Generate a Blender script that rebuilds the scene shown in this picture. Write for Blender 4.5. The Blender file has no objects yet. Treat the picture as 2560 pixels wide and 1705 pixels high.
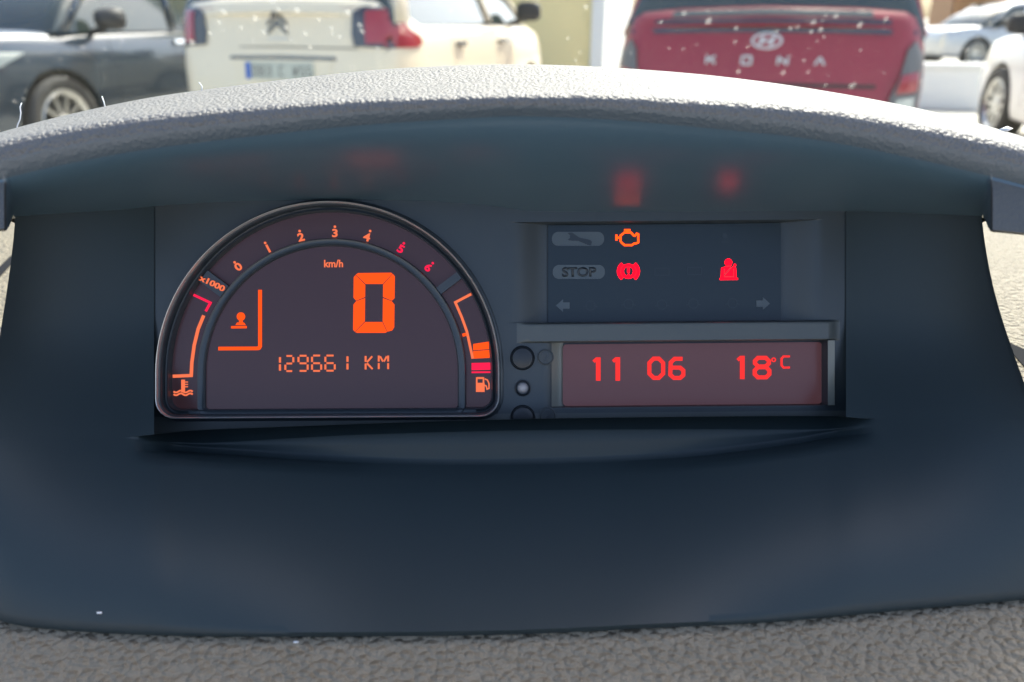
import bpy, bmesh, math, random
from mathutils import Vector, Matrix
from mathutils.bvhtree import BVHTree

random.seed(7)
R = math.radians
scn = bpy.context.scene
COL = scn.collection

# ------------------------------------------------------------------ camera
F = 1934.0                       # focal length in photograph pixels (2560 wide)
CX, CY = 1280.0, 852.5
PITCH = R(22.7)
CAM = Vector((0, 0, 1.10))
FWD = Vector((0, math.cos(PITCH), -math.sin(PITCH)))
UP = Vector((0, math.sin(PITCH), math.cos(PITCH)))
RT = Vector((1, 0, 0))

cd = bpy.data.cameras.new('camera')
cam = bpy.data.objects.new('camera', cd)
COL.objects.link(cam)
cam.location = CAM
cam.rotation_euler = (R(90) - PITCH, 0, 0)
cd.sensor_width = 36
cd.lens = F / 2560 * 36
cd.clip_start = 0.01
cd.clip_end = 3000
cd.dof.use_dof = True
cd.dof.focus_distance = 0.30
cd.dof.aperture_fstop = 10.0
scn.camera = cam

# ------------------------------------------------------------------ light
EXPO = 1.9
SUN_AZ, SUN_EL = R(30), R(52)    # azimuth clockwise from straight ahead
w = bpy.data.worlds.new('World')
scn.world = w
w.use_nodes = True
nt = w.node_tree
bg = nt.nodes['Background']
sky = nt.nodes.new('ShaderNodeTexSky')
sky.sky_type = 'NISHITA'
sky.sun_disc = False
sky.sun_elevation = SUN_EL
sky.sun_rotation = SUN_AZ
sky.air_density = 0.75
sky.dust_density = 4.0
sky.ozone_density = 0.5
nt.links.new(sky.outputs[0], bg.inputs[0])
bg.inputs[1].default_value = 0.13
sd = bpy.data.lights.new('sun', 'SUN')
sd.energy = 2.05
sd.angle = R(0.5)
sd.color = (1, 0.94, 0.84)
sun = bpy.data.objects.new('sun', sd)
COL.objects.link(sun)
SDIR = Vector((math.sin(SUN_AZ) * math.cos(SUN_EL), math.cos(SUN_AZ) * math.cos(SUN_EL), math.sin(SUN_EL)))
sun.rotation_euler = SDIR.to_track_quat('Z', 'Y').to_euler()
sun.location = SDIR * 30
scn.view_settings.view_transform = 'Standard'
scn.view_settings.look = 'None'
scn.view_settings.exposure = EXPO
scn.view_settings.gamma = 1
scn.view_settings.use_curve_mapping = False
scn.cycles.use_denoising = True
scn.cycles.max_bounces = 8
scn.cycles.transparent_max_bounces = 16
GAIN = 2 ** EXPO

# ------------------------------------------------------------------ helpers
def pt(px, py, d):
    """point on the ray of photograph pixel (px, py) at depth d (metres along the axis)"""
    return CAM + FWD * d + RT * ((px - CX) / F * d) + UP * ((CY - py) / F * d)

DD = 0.300
def art(px, py, wz=0.0):
    """point of the display plane (normal to the camera axis, 0.30 m away), raised by wz towards the driver"""
    return pt(px, py, DD) - FWD * wz

def lerp(a, b, t): return a + (b - a) * t
def sstep(t):
    t = max(0.0, min(1.0, t)); return t * t * (3 - 2 * t)
def interp(tab, x):
    if x <= tab[0][0]: return tab[0][1]
    if x >= tab[-1][0]: return tab[-1][1]
    for i in range(len(tab) - 1):
        x0, y0 = tab[i]; x1, y1 = tab[i + 1]
        if x0 <= x <= x1:
            t = (x - x0) / (x1 - x0)
            # monotone-ish cubic (Catmull-Rom slopes)
            m0 = (y1 - (tab[i - 1][1] if i > 0 else y0)) / (x1 - (tab[i - 1][0] if i > 0 else x0))
            m1 = ((tab[i + 2][1] if i + 2 < len(tab) else y1) - y0) / ((tab[i + 2][0] if i + 2 < len(tab) else x1) - x0)
            h = x1 - x0
            return ((2*t**3 - 3*t**2 + 1) * y0 + (t**3 - 2*t**2 + t) * h * m0
                    + (-2*t**3 + 3*t**2) * y1 + (t**3 - t**2) * h * m1)
    return tab[-1][1]

def link(name, me, mats, parent=None, smooth=True, keep=True):
    o = bpy.data.objects.new(name, me)
    COL.objects.link(o)
    if not isinstance(mats, (list, tuple)): mats = [mats]
    if not me.materials:
        for m in mats: me.materials.append(m)
    if smooth:
        for p in me.polygons: p.use_smooth = True
    if parent is not None:
        o.parent = parent
        if keep:
            mw = Matrix.Identity(4); q = parent
            while q is not None:
                mw = q.matrix_basis @ mw if q.parent is None else q.matrix_parent_inverse @ q.matrix_basis @ mw
                q = q.parent
            o.matrix_parent_inverse = mw.inverted()
    return o

def mesh(name, verts, faces, mats, parent=None, smooth=True, keep=True, fix=False):
    me = bpy.data.meshes.new(name)
    me.from_pydata([tuple(v) for v in verts], [], faces)
    if fix:
        bm = bmesh.new(); bm.from_mesh(me)
        bmesh.ops.remove_doubles(bm, verts=bm.verts, dist=1e-6)
        bmesh.ops.recalc_face_normals(bm, faces=bm.faces)
        bm.to_mesh(me); bm.free()
    me.update()
    return link(name, me, mats, parent, smooth, keep)

def sharp(o, ang=35):
    me = o.data
    me.set_sharp_from_angle(angle=R(ang))
    return o

def thing(name, label, cat, loc=(0, 0, 0), rz=0.0, group=None):
    o = bpy.data.objects.new(name, None)
    COL.objects.link(o)
    o.empty_display_size = 0.05
    o.location = loc
    o.rotation_euler = (0, 0, rz)
    o['label'] = label; o['category'] = cat
    if group: o['group'] = group
    return o

# ------------------------------------------------------------------ materials
def mat(name, col, rough=0.5, metal=0.0, spec=0.5, bump=None, var=0.0, coat=0.0, emis=None, estr=0.0, varscale=6.0, trans=None):
    m = bpy.data.materials.new(name)
    m.use_nodes = True
    n = m.node_tree; b = n.nodes['Principled BSDF']
    b.inputs['Base Color'].default_value = (*col, 1)
    b.inputs['Roughness'].default_value = rough
    b.inputs['Metallic'].default_value = metal
    b.inputs['Specular IOR Level'].default_value = spec
    b.inputs['Coat Weight'].default_value = coat
    b.inputs['Coat Roughness'].default_value = 0.05
    tc = n.nodes.new('ShaderNodeTexCoord')
    if var > 0:
        nz = n.nodes.new('ShaderNodeTexNoise'); nz.inputs['Scale'].default_value = varscale
        nz.inputs['Detail'].default_value = 6
        n.links.new(tc.outputs['Object'], nz.inputs['Vector'])
        mx = n.nodes.new('ShaderNodeMix'); mx.data_type = 'RGBA'
        mx.inputs[6].default_value = (*[c * (1 - var) for c in col], 1)
        mx.inputs[7].default_value = (*[min(1, c * (1 + var)) for c in col], 1)
        n.links.new(nz.outputs[0], mx.inputs[0])
        n.links.new(mx.outputs[2], b.inputs['Base Color'])
    if bump:
        kind, scale, dist, strength = bump[:4]
        mp = n.nodes.new('ShaderNodeMapping')
        if len(bump) > 4: mp.inputs['Scale'].default_value = bump[4]
        n.links.new(tc.outputs['Object'], mp.inputs[0])
        if kind == 'grain':
            # leather-like pebbles: distance to cell borders, warped
            wz = n.nodes.new('ShaderNodeTexNoise'); wz.inputs['Scale'].default_value = scale * 0.7
            n.links.new(mp.outputs[0], wz.inputs['Vector'])
            ad = n.nodes.new('ShaderNodeVectorMath'); ad.operation = 'MULTIPLY_ADD'
            n.links.new(wz.outputs['Color'], ad.inputs[0])
            ad.inputs[1].default_value = (0.9 / scale,) * 3
            n.links.new(mp.outputs[0], ad.inputs[2])
            vo = n.nodes.new('ShaderNodeTexVoronoi'); vo.feature = 'SMOOTH_F1'
            vo.inputs['Scale'].default_value = scale
            vo.inputs['Smoothness'].default_value = 0.35
            n.links.new(ad.outputs[0], vo.inputs['Vector'])
            nz2 = n.nodes.new('ShaderNodeTexNoise'); nz2.inputs['Scale'].default_value = scale * 2.2
            nz2.inputs['Detail'].default_value = 3
            n.links.new(mp.outputs[0], nz2.inputs['Vector'])
            ma = n.nodes.new('ShaderNodeMath'); ma.operation = 'MULTIPLY_ADD'
            n.links.new(vo.outputs['Distance'], ma.inputs[0]); ma.inputs[1].default_value = -1.0
            mb = n.nodes.new('ShaderNodeMath'); mb.operation = 'MULTIPLY'
            n.links.new(nz2.outputs[0], mb.inputs[0]); mb.inputs[1].default_value = 0.35
            n.links.new(mb.outputs[0], ma.inputs[2])
            h = ma.outputs[0]
        else:
            nz = n.nodes.new('ShaderNodeTexNoise'); nz.inputs['Scale'].default_value = scale
            nz.inputs['Detail'].default_value = 4
            n.links.new(mp.outputs[0], nz.inputs['Vector'])
            h = nz.outputs[0]
        bp = n.nodes.new('ShaderNodeBump')
        bp.inputs['Distance'].default_value = dist
        bp.inputs['Strength'].default_value = strength
        n.links.new(h, bp.inputs['Height'])
        n.links.new(bp.outputs[0], b.inputs['Normal'])
    if emis:
        b.inputs['Emission Color'].default_value = (*emis, 1)
        b.inputs['Emission Strength'].default_value = estr
    return m

def glow(name, col, s=1.15):
    return mat(name, (0.01, 0.005, 0.005), 0.6, spec=0.0, emis=col, estr=s / GAIN)

M = {}
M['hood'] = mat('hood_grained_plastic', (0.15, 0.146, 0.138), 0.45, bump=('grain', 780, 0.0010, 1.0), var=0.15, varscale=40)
M['hood_in_haze'] = mat('hood_lining_haze_tint', (0.052, 0.094, 0.126), 0.33, spec=0.75, bump=('noise', 900, 0.0001, 0.25))  # bluish lens-glare haze over the underside is put into this base colour
M['hood_end_shade'] = mat('hood_end_shade_tone', (0.058, 0.066, 0.070), 0.5, spec=0.4, bump=('grain', 780, 0.0004, 0.5))  # darker copy of the hood plastic, shade of the wing ends in its colour
M['hood_roll_shade'] = mat('hood_roll_shade_tone', (0.088, 0.096, 0.101), 0.46, bump=('grain', 780, 0.0007, 0.8))  # shaded copy of the hood plastic, first step of a painted fade
M['hood_roll_shade2'] = mat('hood_inner_roll_shade_tone', (0.058, 0.080, 0.098), 0.40, spec=0.6, bump=('grain', 780, 0.0004, 0.5))  # second, darker step of the shade painted down the front roll
M['housing'] = mat('housing_plastic', (0.020, 0.032, 0.037), 0.46, spec=0.3, bump=('noise', 1400, 0.0001, 0.25), var=0.08, varscale=25)
M['plate'] = mat('face_plate_plastic', (0.027, 0.037, 0.042), 0.38, bump=('noise', 1500, 0.0001, 0.2), var=0.05, varscale=30)
M['rim'] = mat('rim_satin_plastic', (0.55, 0.56, 0.54), 0.3, metal=0.7)
M['groove'] = mat('groove_plastic', (0.030, 0.039, 0.046), 0.35)
M['screen'] = mat('display_glass', (0.030, 0.018, 0.021), 0.26, spec=0.35, emis=(0.040, 0.018, 0.022), estr=0.45 / GAIN)
M['screen2'] = mat('clock_display_glass', (0.052, 0.027, 0.028), 0.26, spec=0.35, emis=(0.090, 0.034, 0.038), estr=0.55 / GAIN)
M['warn'] = mat('warning_display_glass', (0.014, 0.024, 0.031), 0.24, spec=0.35)
M['unlit'] = mat('unlit_symbol_print', (0.056, 0.074, 0.082), 0.35)
M['unlit_faint'] = mat('faint_symbol_print', (0.017, 0.028, 0.035), 0.26)
M['unlit_dark'] = mat('unlit_symbol_dark_print', (0.012, 0.019, 0.024), 0.3)
M['orange'] = glow('orange_light', (1.0, 0.085, 0.008), 1.25)
M['salmon'] = glow('pale_orange_light', (1.0, 0.20, 0.085), 1.0)
M['pink'] = glow('magenta_red_light', (1.0, 0.014, 0.075))
M['red'] = glow('red_light', (1.0, 0.035, 0.035))
M['amber'] = glow('amber_warning_light', (1.0, 0.06, 0.004), 3.0)
M['alarm'] = glow('red_warning_light', (1.0, 0.0008, 0.008), 5.0)
M['button'] = mat('button_rubber', (0.010, 0.014, 0.018), 0.4)
M['stud'] = mat('stud_plastic', (0.35, 0.33, 0.32), 0.3)
M['dash'] = mat('dashboard_grained_plastic', (0.200, 0.174, 0.126), 0.55, spec=0.3, bump=('grain', 470, 0.0021, 1.0, (0.8, 1.0, 1)), var=0.08, varscale=14)
M['seam'] = mat('seam_rubber', (0.014, 0.015, 0.018), 0.9, spec=0.1)
M['lint'] = mat('lint_fibre', (0.75, 0.75, 0.74), 0.7)

def clear_glass():
    m = bpy.data.materials.new('windscreen_glass'); m.use_nodes = True
    n = m.node_tree
    for x in list(n.nodes): n.nodes.remove(x)
    out = n.nodes.new('ShaderNodeOutputMaterial')
    tr = n.nodes.new('ShaderNodeBsdfTransparent'); tr.inputs[0].default_value = (0.94, 0.97, 0.95, 1)
    gl = n.nodes.new('ShaderNodeBsdfGlossy'); gl.inputs['Roughness'].default_value = 0.02
    mx = n.nodes.new('ShaderNodeMixShader'); mx.inputs[0].default_value = 0.03
    n.links.new(tr.outputs[0], mx.inputs[1]); n.links.new(gl.outputs[0], mx.inputs[2])
    n.links.new(mx.outputs[0], out.inputs[0])
    return m
M['glass'] = clear_glass()
def speck_mat():
    m = bpy.data.materials.new('dried_droplet'); m.use_nodes = True
    n = m.node_tree
    for x in list(n.nodes): n.nodes.remove(x)
    out = n.nodes.new('ShaderNodeOutputMaterial')
    a = n.nodes.new('ShaderNodeBsdfDiffuse'); a.inputs[0].default_value = (0.8, 0.78, 0.74, 1)
    c = n.nodes.new('ShaderNodeBsdfTranslucent'); c.inputs[0].default_value = (0.8, 0.78, 0.74, 1)
    t = n.nodes.new('ShaderNodeBsdfTransparent')
    m1 = n.nodes.new('ShaderNodeMixShader'); m1.inputs[0].default_value = 0.5
    m2 = n.nodes.new('ShaderNodeMixShader'); m2.inputs[0].default_value = 0.2
    n.links.new(a.outputs[0], m1.inputs[1]); n.links.new(c.outputs[0], m1.inputs[2])
    n.links.new(t.outputs[0], m2.inputs[1]); n.links.new(m1.outputs[0], m2.inputs[2])
    n.links.new(m2.outputs[0], out.inputs[0])
    return m
M['speck'] = speck_mat()

# ================================================================== SETTING
# ground
gm = mat('concrete_ground', (0.42, 0.40, 0.36), 0.85, var=0.25, varscale=0.8, bump=('noise', 30, 0.01, 0.3))
g = mesh('ground', [(-600, -600, 0), (600, -600, 0), (600, 900, 0), (-600, 900, 0)], [(0, 1, 2, 3)], gm, smooth=False)
g['kind'] = 'structure'

# dashboard: profile y -> z, swept across the car
DP = [(-0.08, 0.80), (0.00, 0.85), (0.08, 0.893), (0.14, 0.914), (0.20, 0.930), (0.26, 0.942),
      (0.34, 0.953), (0.46, 0.962), (0.70, 0.958), (0.92, 0.945), (1.05, 0.93)]
def zdash(x, y): return interp(DP, y) - 0.05 * x * x
def ray_dash(px, py):
    lo, hi = 0.1, 0.6
    for _ in range(50):
        m_ = (lo + hi) / 2; p = pt(px, py, m_)
        if p.z > zdash(p.x, p.y): lo = m_
        else: hi = m_
    return lo
vs, fs = [], []
ny, nx = 110, 100
for j in range(ny + 1):
    y = lerp(-0.08, 1.05, j / ny)
    for i in range(nx + 1):
        x = lerp(-0.72, 0.72, i / nx)
        sink = sstep((0.165 - abs(x)) / 0.03) * sstep((y - 0.20) / 0.03) * sstep((0.42 - y) / 0.05)   # well that takes the cluster
        vs.append((x, y, zdash(x, y) - 0.035 * sink))
N1 = len(vs)
for (x, y, z) in list(vs): vs.append((x, y, z - 0.03))
for j in range(ny):
    for i in range(nx):
        a = j * (nx + 1) + i
        fs.append((a, a + 1, a + nx + 2, a + nx + 1))
        fs.append((N1 + a, N1 + a + nx + 1, N1 + a + nx + 2, N1 + a + 1))
for j in range(ny):
    for i in (0, nx):
        a = j * (nx + 1) + i
        fs.append((a, a + nx + 1, N1 + a + nx + 1, N1 + a))
for i in range(nx):
    for j in (0, ny):
        a = j * (nx + 1) + i
        fs.append((a, N1 + a, N1 + a + 1, a + 1))
dash = mesh('dashboard', vs, fs, M['dash'], fix=True)
sharp(dash, 60)
dash['kind'] = 'structure'

def ribbon3(pts, wid, nrm, thick):
    """flat strip of real thickness lying on a surface"""
    v, f = [], []
    n = len(pts)
    for i, p in enumerate(pts):
        a = pts[max(0, i - 1)]; b = pts[min(n - 1, i + 1)]
        t = (b - a).normalized(); s = t.cross(nrm).normalized() * wid / 2
        for q in (p - s, p + s): v.append(q + nrm * thick)
        for q in (p - s, p + s): v.append(q - nrm * 0.002)
    for i in range(n - 1):
        a, b = i * 4, i * 4 + 4
        f += [(a, a + 1, b + 1, b), (a + 2, b + 2, b + 3, a + 3), (a, b, b + 2, a + 2), (a + 1, a + 3, b + 3, b + 1)]
    f += [(0, 2, 3, 1), (4*n-4, 4*n-3, 4*n-1, 4*n-2)]
    return v, f
def on_dash(px, py):
    d = ray_dash(px, py); return pt(px, py, d)
for name, line, wd in (('panel_seam', [(-160, 790), (-90, 745), (-20, 700), (40, 640)], 0.006),
                       ('panel_seam', [(2500, 860), (2548, 880), (2590, 925), (2660, 1010)], 0.009)):
    p3 = [on_dash(*q) for q in line]
    v, f = ribbon3(p3, wd, Vector((0, -0.1, 1)).normalized(), 0.0006)
    mesh(name, v, f, M['seam'], dash, smooth=False, fix=True)

# ================================================================== INSTRUMENT CLUSTER
B = pt(1280, 1500, 0.25)
B.z = zdash(B.x, B.y)
CL = thing('instrument_cluster', 'dark grey car instrument cluster under a wide arched hood, orange and red displays lit', 'instrument cluster', B)

# ---- hood
LIP = [(-80, 1490), (-40, 1525), (0, 1545), (76, 1558), (256, 1572), (497, 1580), (900, 1580), (1280, 1575), (1660, 1558), (1927, 1545), (2233, 1518), (2560, 1489), (2700, 1470)]
LIPD = {}
def lip_depth(x):
    k = round(x / 10) * 10
    for q in (k - 10, k, k + 10):
        if q not in LIPD: LIPD[q] = ray_dash(q, interp(LIP, q)) - 0.004
    a = k if k <= x else k - 10
    return lerp(LIPD[a], LIPD[a + 10], (x - a) / 10)
def cheek_depth(x, y):
    e = max(0.0, (abs(x - 1250) - 865) / 385)
    top = 0.2994 - 0.030 * min(1.6, e) ** 1.8
    return lerp(top, lip_depth(x), sstep((y - 780) / (interp(LIP, x) - 780)))
YT = [(-320, 452), (-150, 385), (0, 331), (234, 272), (438, 234), (860, 183), (1060, 169), (1280, 163), (1500, 169), (1815, 193), (2062, 227), (2333, 279), (2560, 342), (2720, 398), (2880, 468)]
YB = [(-320, 462), (-150, 400), (0, 352), (234, 307), (438, 281), (860, 248), (1060, 240), (1280, 235), (1500, 235), (1815, 252), (2062, 272), (2333, 317), (2560, 366), (2720, 415), (2880, 478)]
YU = [(-320, 548), (0, 548), (100, 540), (300, 528), (420, 516), (620, 506), (1040, 506), (1230, 520), (1340, 534), (2115, 532), (2390, 541), (2560, 548), (2880, 548)]
stations = sorted(set(list(range(-320, 2881, 16)) + [10, 16, 22, 28, 34, 40, 2458, 2464, 2470, 2476, 2482]))
prof_len = None
vs, fs = [], []
NB, NU = 4, 16
for X in stations:
    yt, yb, yu = interp(YT, X), interp(YB, X), interp(YU, X)
    h = yb - yt
    edge = abs(X - 1280) / 1280
    dc = 0.306 - 0.012 * edge ** 2
    fe = 0.66 + 0.5 * min(1.2, edge)
    crest = pt(X, yt, dc)
    prof = []
    # hidden back slope
    wing = 1 - sstep((X - 10) / 24) if X < 1280 else sstep((X - 2458) / 24)
    for (dy, dz), (ry, rd) in zip(((0.135, -0.115), (0.115, -0.060), (0.085, -0.024), (0.05, -0.007), (0.022, -0.0008)),
                                  ((0.92, 0.022), (0.62, 0.033), (0.32, 0.034), (0.12, 0.026), (0.03, 0.012))):
        q = (crest + Vector((0, dy, dz))).lerp(pt(X, lerp(yt, 566, ry), dc + rd), wing); prof.append(q)
    front = [(yt, dc), (yt + .10*h, lerp(dc, .230, .18)), (yt + .24*h, lerp(dc, .230, .36)), (yt + .42*h, lerp(dc, .230, .55)),
             (yt + .60*h, lerp(dc, .230, .70)), (yt + .80*h, lerp(dc, .230, .86)), (yb, .2300), (yb + 6*fe, .2285), (yb + 14*fe, .2279), (yb + 26*fe, .2279),
             (yb + 42*fe, .2285), (yb + 62*fe, .2297), (yb + 84*fe, .2325)]
    for r_, d_ in front: prof.append(pt(X, r_, d_))
    # lining
    p0 = pt(X, yb + 84 * fe, .2325)
    pin = pt(X, yu, min(.3045, cheek_depth(X, yu) + .004))
    pw = pt(X, 572 + (0 if X < 1280 else (X - 2460) * 0.10), .232)
    pe = pin.lerp(pw, wing)
    for k in range(1, NU + 1):
        t = k / NU
        pc = p0.lerp(pe, 0.5).lerp(pt(X, yb + 165, .2370), 0.85 * (1 - wing))
        q = p0 * (1 - t) ** 2 + pc * 2 * t * (1 - t) + pe * t * t
        prof.append(q)
    # closing edge: thickness at the wing ends
    pk = pe.lerp(pt(X, 578 + (0 if X < 1280 else (X - 2460) * 0.10), 0.237), wing); prof.append(pk)
    pk2 = pe.lerp(pt(X, 563, dc + 0.022), wing); prof.append(pk2 + Vector((0, 0.0001, 0)))
    prof_len = len(prof)
    vs += prof
mi = []
first_in = 5 + 13
for i in range(len(stations) - 1):
    for k in range(prof_len - 1):
        a = i * prof_len + k; b = a + prof_len
        fs.append((a, b, b + 1, a + 1))
        mi.append(0 if k < first_in - 5 else 3 if k < first_in - 3 else 4 if k < first_in - 1 else (2 if k >= first_in and (stations[i] < 14 or stations[i] > 2470) else 1))  # front roll faces step darker: fade into shade painted by material
# end caps
fs.append(tuple(range(prof_len))); mi.append(0)
fs.append(tuple(reversed(range((len(stations) - 1) * prof_len, len(stations) * prof_len)))); mi.append(0)
hood = mesh('hood', vs, fs, [M['hood'], M['hood_in_haze'], M['hood_end_shade'], M['hood_roll_shade'], M['hood_roll_shade2']], CL)
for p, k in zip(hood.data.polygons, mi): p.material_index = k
hood.data.update()
bm = bmesh.new(); bm.from_mesh(hood.data); bmesh.ops.recalc_face_normals(bm, faces=bm.faces); bm.to_mesh(hood.data); bm.free()
sharp(hood, 50)

# ---- housing (cheeks, ramp) and ledge
XL = [(520, 39), (575, 36), (700, 21), (830, 1), (1000, -26), (1200, -50), (1400, -62), (1490, -58), (1545, -30), (1620, -20)]
XR = [(520, 2453), (570, 2457), (680, 2475), (780, 2500), (900, 2540), (960, 2562), (1100, 2604), (1300, 2650), (1480, 2672), (1600, 2680)]
L1 = [(-80, 1098), (300, 1094), (385, 1086), (480, 1076), (700, 1067), (1000, 1056), (1280, 1048), (1600, 1043), (2085, 1040), (2160, 1046), (2700, 1052)]
L2 = [(-80, 1104), (300, 1102), (430, 1106), (515, 1108), (900, 1088), (1317, 1077), (1700, 1074), (2065, 1074), (2120, 1068), (2180, 1060), (2700, 1062)]
L3 = [(-80, 1112), (300, 1112), (430, 1113), (515, 1119), (935, 1144), (1280, 1148), (1700, 1130), (2000, 1094), (2065, 1082), (2130, 1074), (2180, 1068), (2700, 1070)]
HX0, HX1 = 385, 2115
def xmap(s, y):
    xl, xr = interp(XL, y), interp(XR, y)
    if s < 1: return lerp(xl, HX0, s)
    if s < 2: return lerp(HX0, HX1, s - 1)
    return lerp(HX1, xr, s - 2)
svals = [i / 26 for i in range(26)] + [1 + i / 90 for i in range(90)] + [2 + i / 26 for i in range(27)]
def ledge_mix(x):
    return sstep((x - 330) / 130) * sstep((2190 - x) / 130)
rows = []   # (row function, depth function, kind)
for k in range(13):
    t = k / 12
    rows.append((lambda x, t=t: lerp(495, interp(L1, x), t), lambda x, y, t=t: cheek_depth(x, y), 'up'))
rows.append((lambda x: interp(L1, x) + 0.5, lambda x, y: lerp(cheek_depth(x, y), 0.2985, ledge_mix(x)), 'ledge'))
rows.append((lambda x: interp(L2, x) - 2, lambda x, y: lerp(cheek_depth(x, y), 0.2930, ledge_mix(x)), 'ledge'))
rows.append((lambda x: interp(L2, x), lambda x, y: lerp(cheek_depth(x, y), 0.2927, ledge_mix(x)), 'ledge'))
rows.append((lambda x: lerp(interp(L2, x), interp(L3, x), .5), lambda x, y: lerp(cheek_depth(x, y), 0.2930, ledge_mix(x)), 'ledge'))
rows.append((lambda x: interp(L3, x) - 3, lambda x, y: lerp(cheek_depth(x, y), 0.2934, ledge_mix(x)), 'ledge'))
rows.append((lambda x: interp(L3, x) + 2, lambda x, y: lerp(cheek_depth(x, y), 0.2934, ledge_mix(x)), 'ledge'))
rows.append((lambda x: interp(L3, x) + 14, lambda x, y: lerp(cheek_depth(x, y), 0.2915, ledge_mix(x)), 'ledge'))
NR = 22
def ramp_depth(x, y, t):
    m_ = sstep((x - 250) / 800) * sstep((2270 - x) / 800)
    return lerp(cheek_depth(x, y), lerp(lerp(cheek_depth(x, y), 0.2915, ledge_mix(x)), lip_depth(x), t ** 0.9), m_)
for k in range(1, NR + 1):
    t = k / NR
    rows.append((lambda x, t=t: lerp(interp(L3, x) + 14, interp(LIP, x), t), lambda x, y, t=t: ramp_depth(x, y, t), 'ramp'))
grid = []
for rf, df, kind in rows:
    line = []
    for s in svals:
        y = 900.0
        for _ in range(4):
            x = xmap(s, y); y = rf(x)
        line.append(pt(x, y, df(x, y)))
    grid.append((line, kind))
# rolled lip and tucked back edge
last = grid[-1][0]
nv = len(svals)
grid.append(([p + Vector((0, 0.0004, -0.0018)) for p in last], 'ramp'))
grid.append(([p + Vector((0, 0.0030, -0.0050)) for p in last], 'ramp'))
grid.append(([p + Vector((0, 0.0300, -0.0100)) for p in last], 'ramp'))
def build_grid(sel, name, mt, hole, half=None):
    v, f = [], []
    idx = {}
    def vi(r, c):
        if (r, c) not in idx:
            idx[(r, c)] = len(v); v.append(grid[r][0][c])
        return idx[(r, c)]
    for r in sel:
        for c in range(nv - 1):
            if hole and svals[c] >= 1 and svals[c + 1] <= 2: continue
            if half is not None and (svals[c] < 1.5) != (half == 0): continue
            f.append((vi(r, c), vi(r, c + 1), vi(r + 1, c + 1), vi(r + 1, c)))
    # side returns going back into the dash
    for c, sgn in ((0, 1), (nv - 1, -1)):
        if half is not None and (c == 0) != (half == 0): continue
        prev = None
        for r in list(sel) + [sel[-1] + 1]:
            p = grid[r][0][c]
            a = vi(r, c)
            b = len(v); v.append(p + FWD * 0.004 + RT * sgn * 0.0006 - RT * sgn * 0.0018)
            d = len(v); v.append(p + FWD * 0.045 + RT * sgn * 0.006)
            if prev: f.append((prev[0], a, b, prev[1])); f.append((prev[1], b, d, prev[2]))
            prev = (a, b, d)
    o = mesh(name, v, f, mt, CL)
    sharp(o, 75)
    return o
up_rows = [r for r in range(len(grid) - 1) if grid[r + 1][1] == 'up']
le_rows = [r for r in range(len(grid) - 1) if grid[r + 1][1] == 'ledge']
ra_rows = [r for r in range(len(grid) - 1) if grid[r + 1][1] == 'ramp']
for hf in (0, 1): build_grid(up_rows, 'cheek_panel', M['housing'], True, hf)
build_grid(le_rows, 'ledge', M['housing'], False)
build_grid(ra_rows, 'lower_panel', M['housing'], False)

# ---- face plate with pockets (Y is measured along the slightly tilted cluster)
TILT = 0.009
def shear(X, Y): return X, Y - TILT * (X - 1250)
def pw(X, Y):
    # arch pocket for the half-round displays
    dx, dy = X - 825, 931 - Y
    if (dx * dx + dy * dy < 419 ** 2 and Y < 940) or (abs(dx) < 419 and 930 <= Y < 1034): return -0.0045
    v = 0.0
    if 556 < Y < 807:
        if X < 1380: v = -0.007 * sstep((X - 1275) / 105)
        elif X <= 1960: v = -0.0075
        else: v = -0.007 * (1 - sstep((X - 1964) / 90))
    if 858 < Y < 1020:
        if X < 1411: v = -0.005 * sstep((X - 1362) / 49)
        elif X <= 2065: v = -0.0055
        elif X < 2083: v = 0.0016
    if 807 <= Y <= 858 and X > 1290:
        v = 0.0022 * sstep((X - 1290) / 60) * sstep((2100 - X) / 40) * sstep((Y - 806) / 7) * sstep((859 - Y) / 5)
    return v
gx = sorted(set([372 + 8 * i for i in range(221)] + [1379.5, 1380.5, 1959.5, 1960.5, 1410.5, 1411.5, 2064.5, 2065.5, 2082.5, 2083.5]))
gy = sorted(set([488 + 6 * i for i in range(101)] + [539, 540.5, 555.5, 556.5, 557, 806.5, 807.5, 810, 813, 855, 857.5, 858.5, 1019.5, 1020.5]))
vs, fs = [], []
for Y in gy:
    for X in gx:
        x, y = shear(X, Y)
        vs.append(art(x, y, pw(X, Y)))
n = len(gx)
for j in range(len(gy) - 1):
    for i in range(n - 1):
        a = j * n + i
        fs.append((a, a + n, a + n + 1, a + 1))
M['plate_lit'] = mat('face_plate_lit_tone', (0.060, 0.070, 0.068), 0.36, bump=('noise', 1500, 0.0001, 0.2))  # paler copy of the plate plastic: light on ridge and bottom strip painted in
M['plate_highlight'] = mat('face_plate_painted_highlight', (0.16, 0.165, 0.14), 0.35)  # bright copy of the plate plastic: painted highlight beside the clock display
plate = mesh('face_plate', vs, fs, [M['plate'], M['plate_lit'], M['plate_highlight']], CL)
for q, p in enumerate(plate.data.polygons):
    X = (gx[q % (n - 1)] + gx[q % (n - 1) + 1]) / 2; Y = (gy[q // (n - 1)] + gy[q // (n - 1) + 1]) / 2
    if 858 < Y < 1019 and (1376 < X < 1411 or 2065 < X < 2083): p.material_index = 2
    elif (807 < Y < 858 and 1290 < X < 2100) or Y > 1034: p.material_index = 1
sharp(plate, 40)

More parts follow.
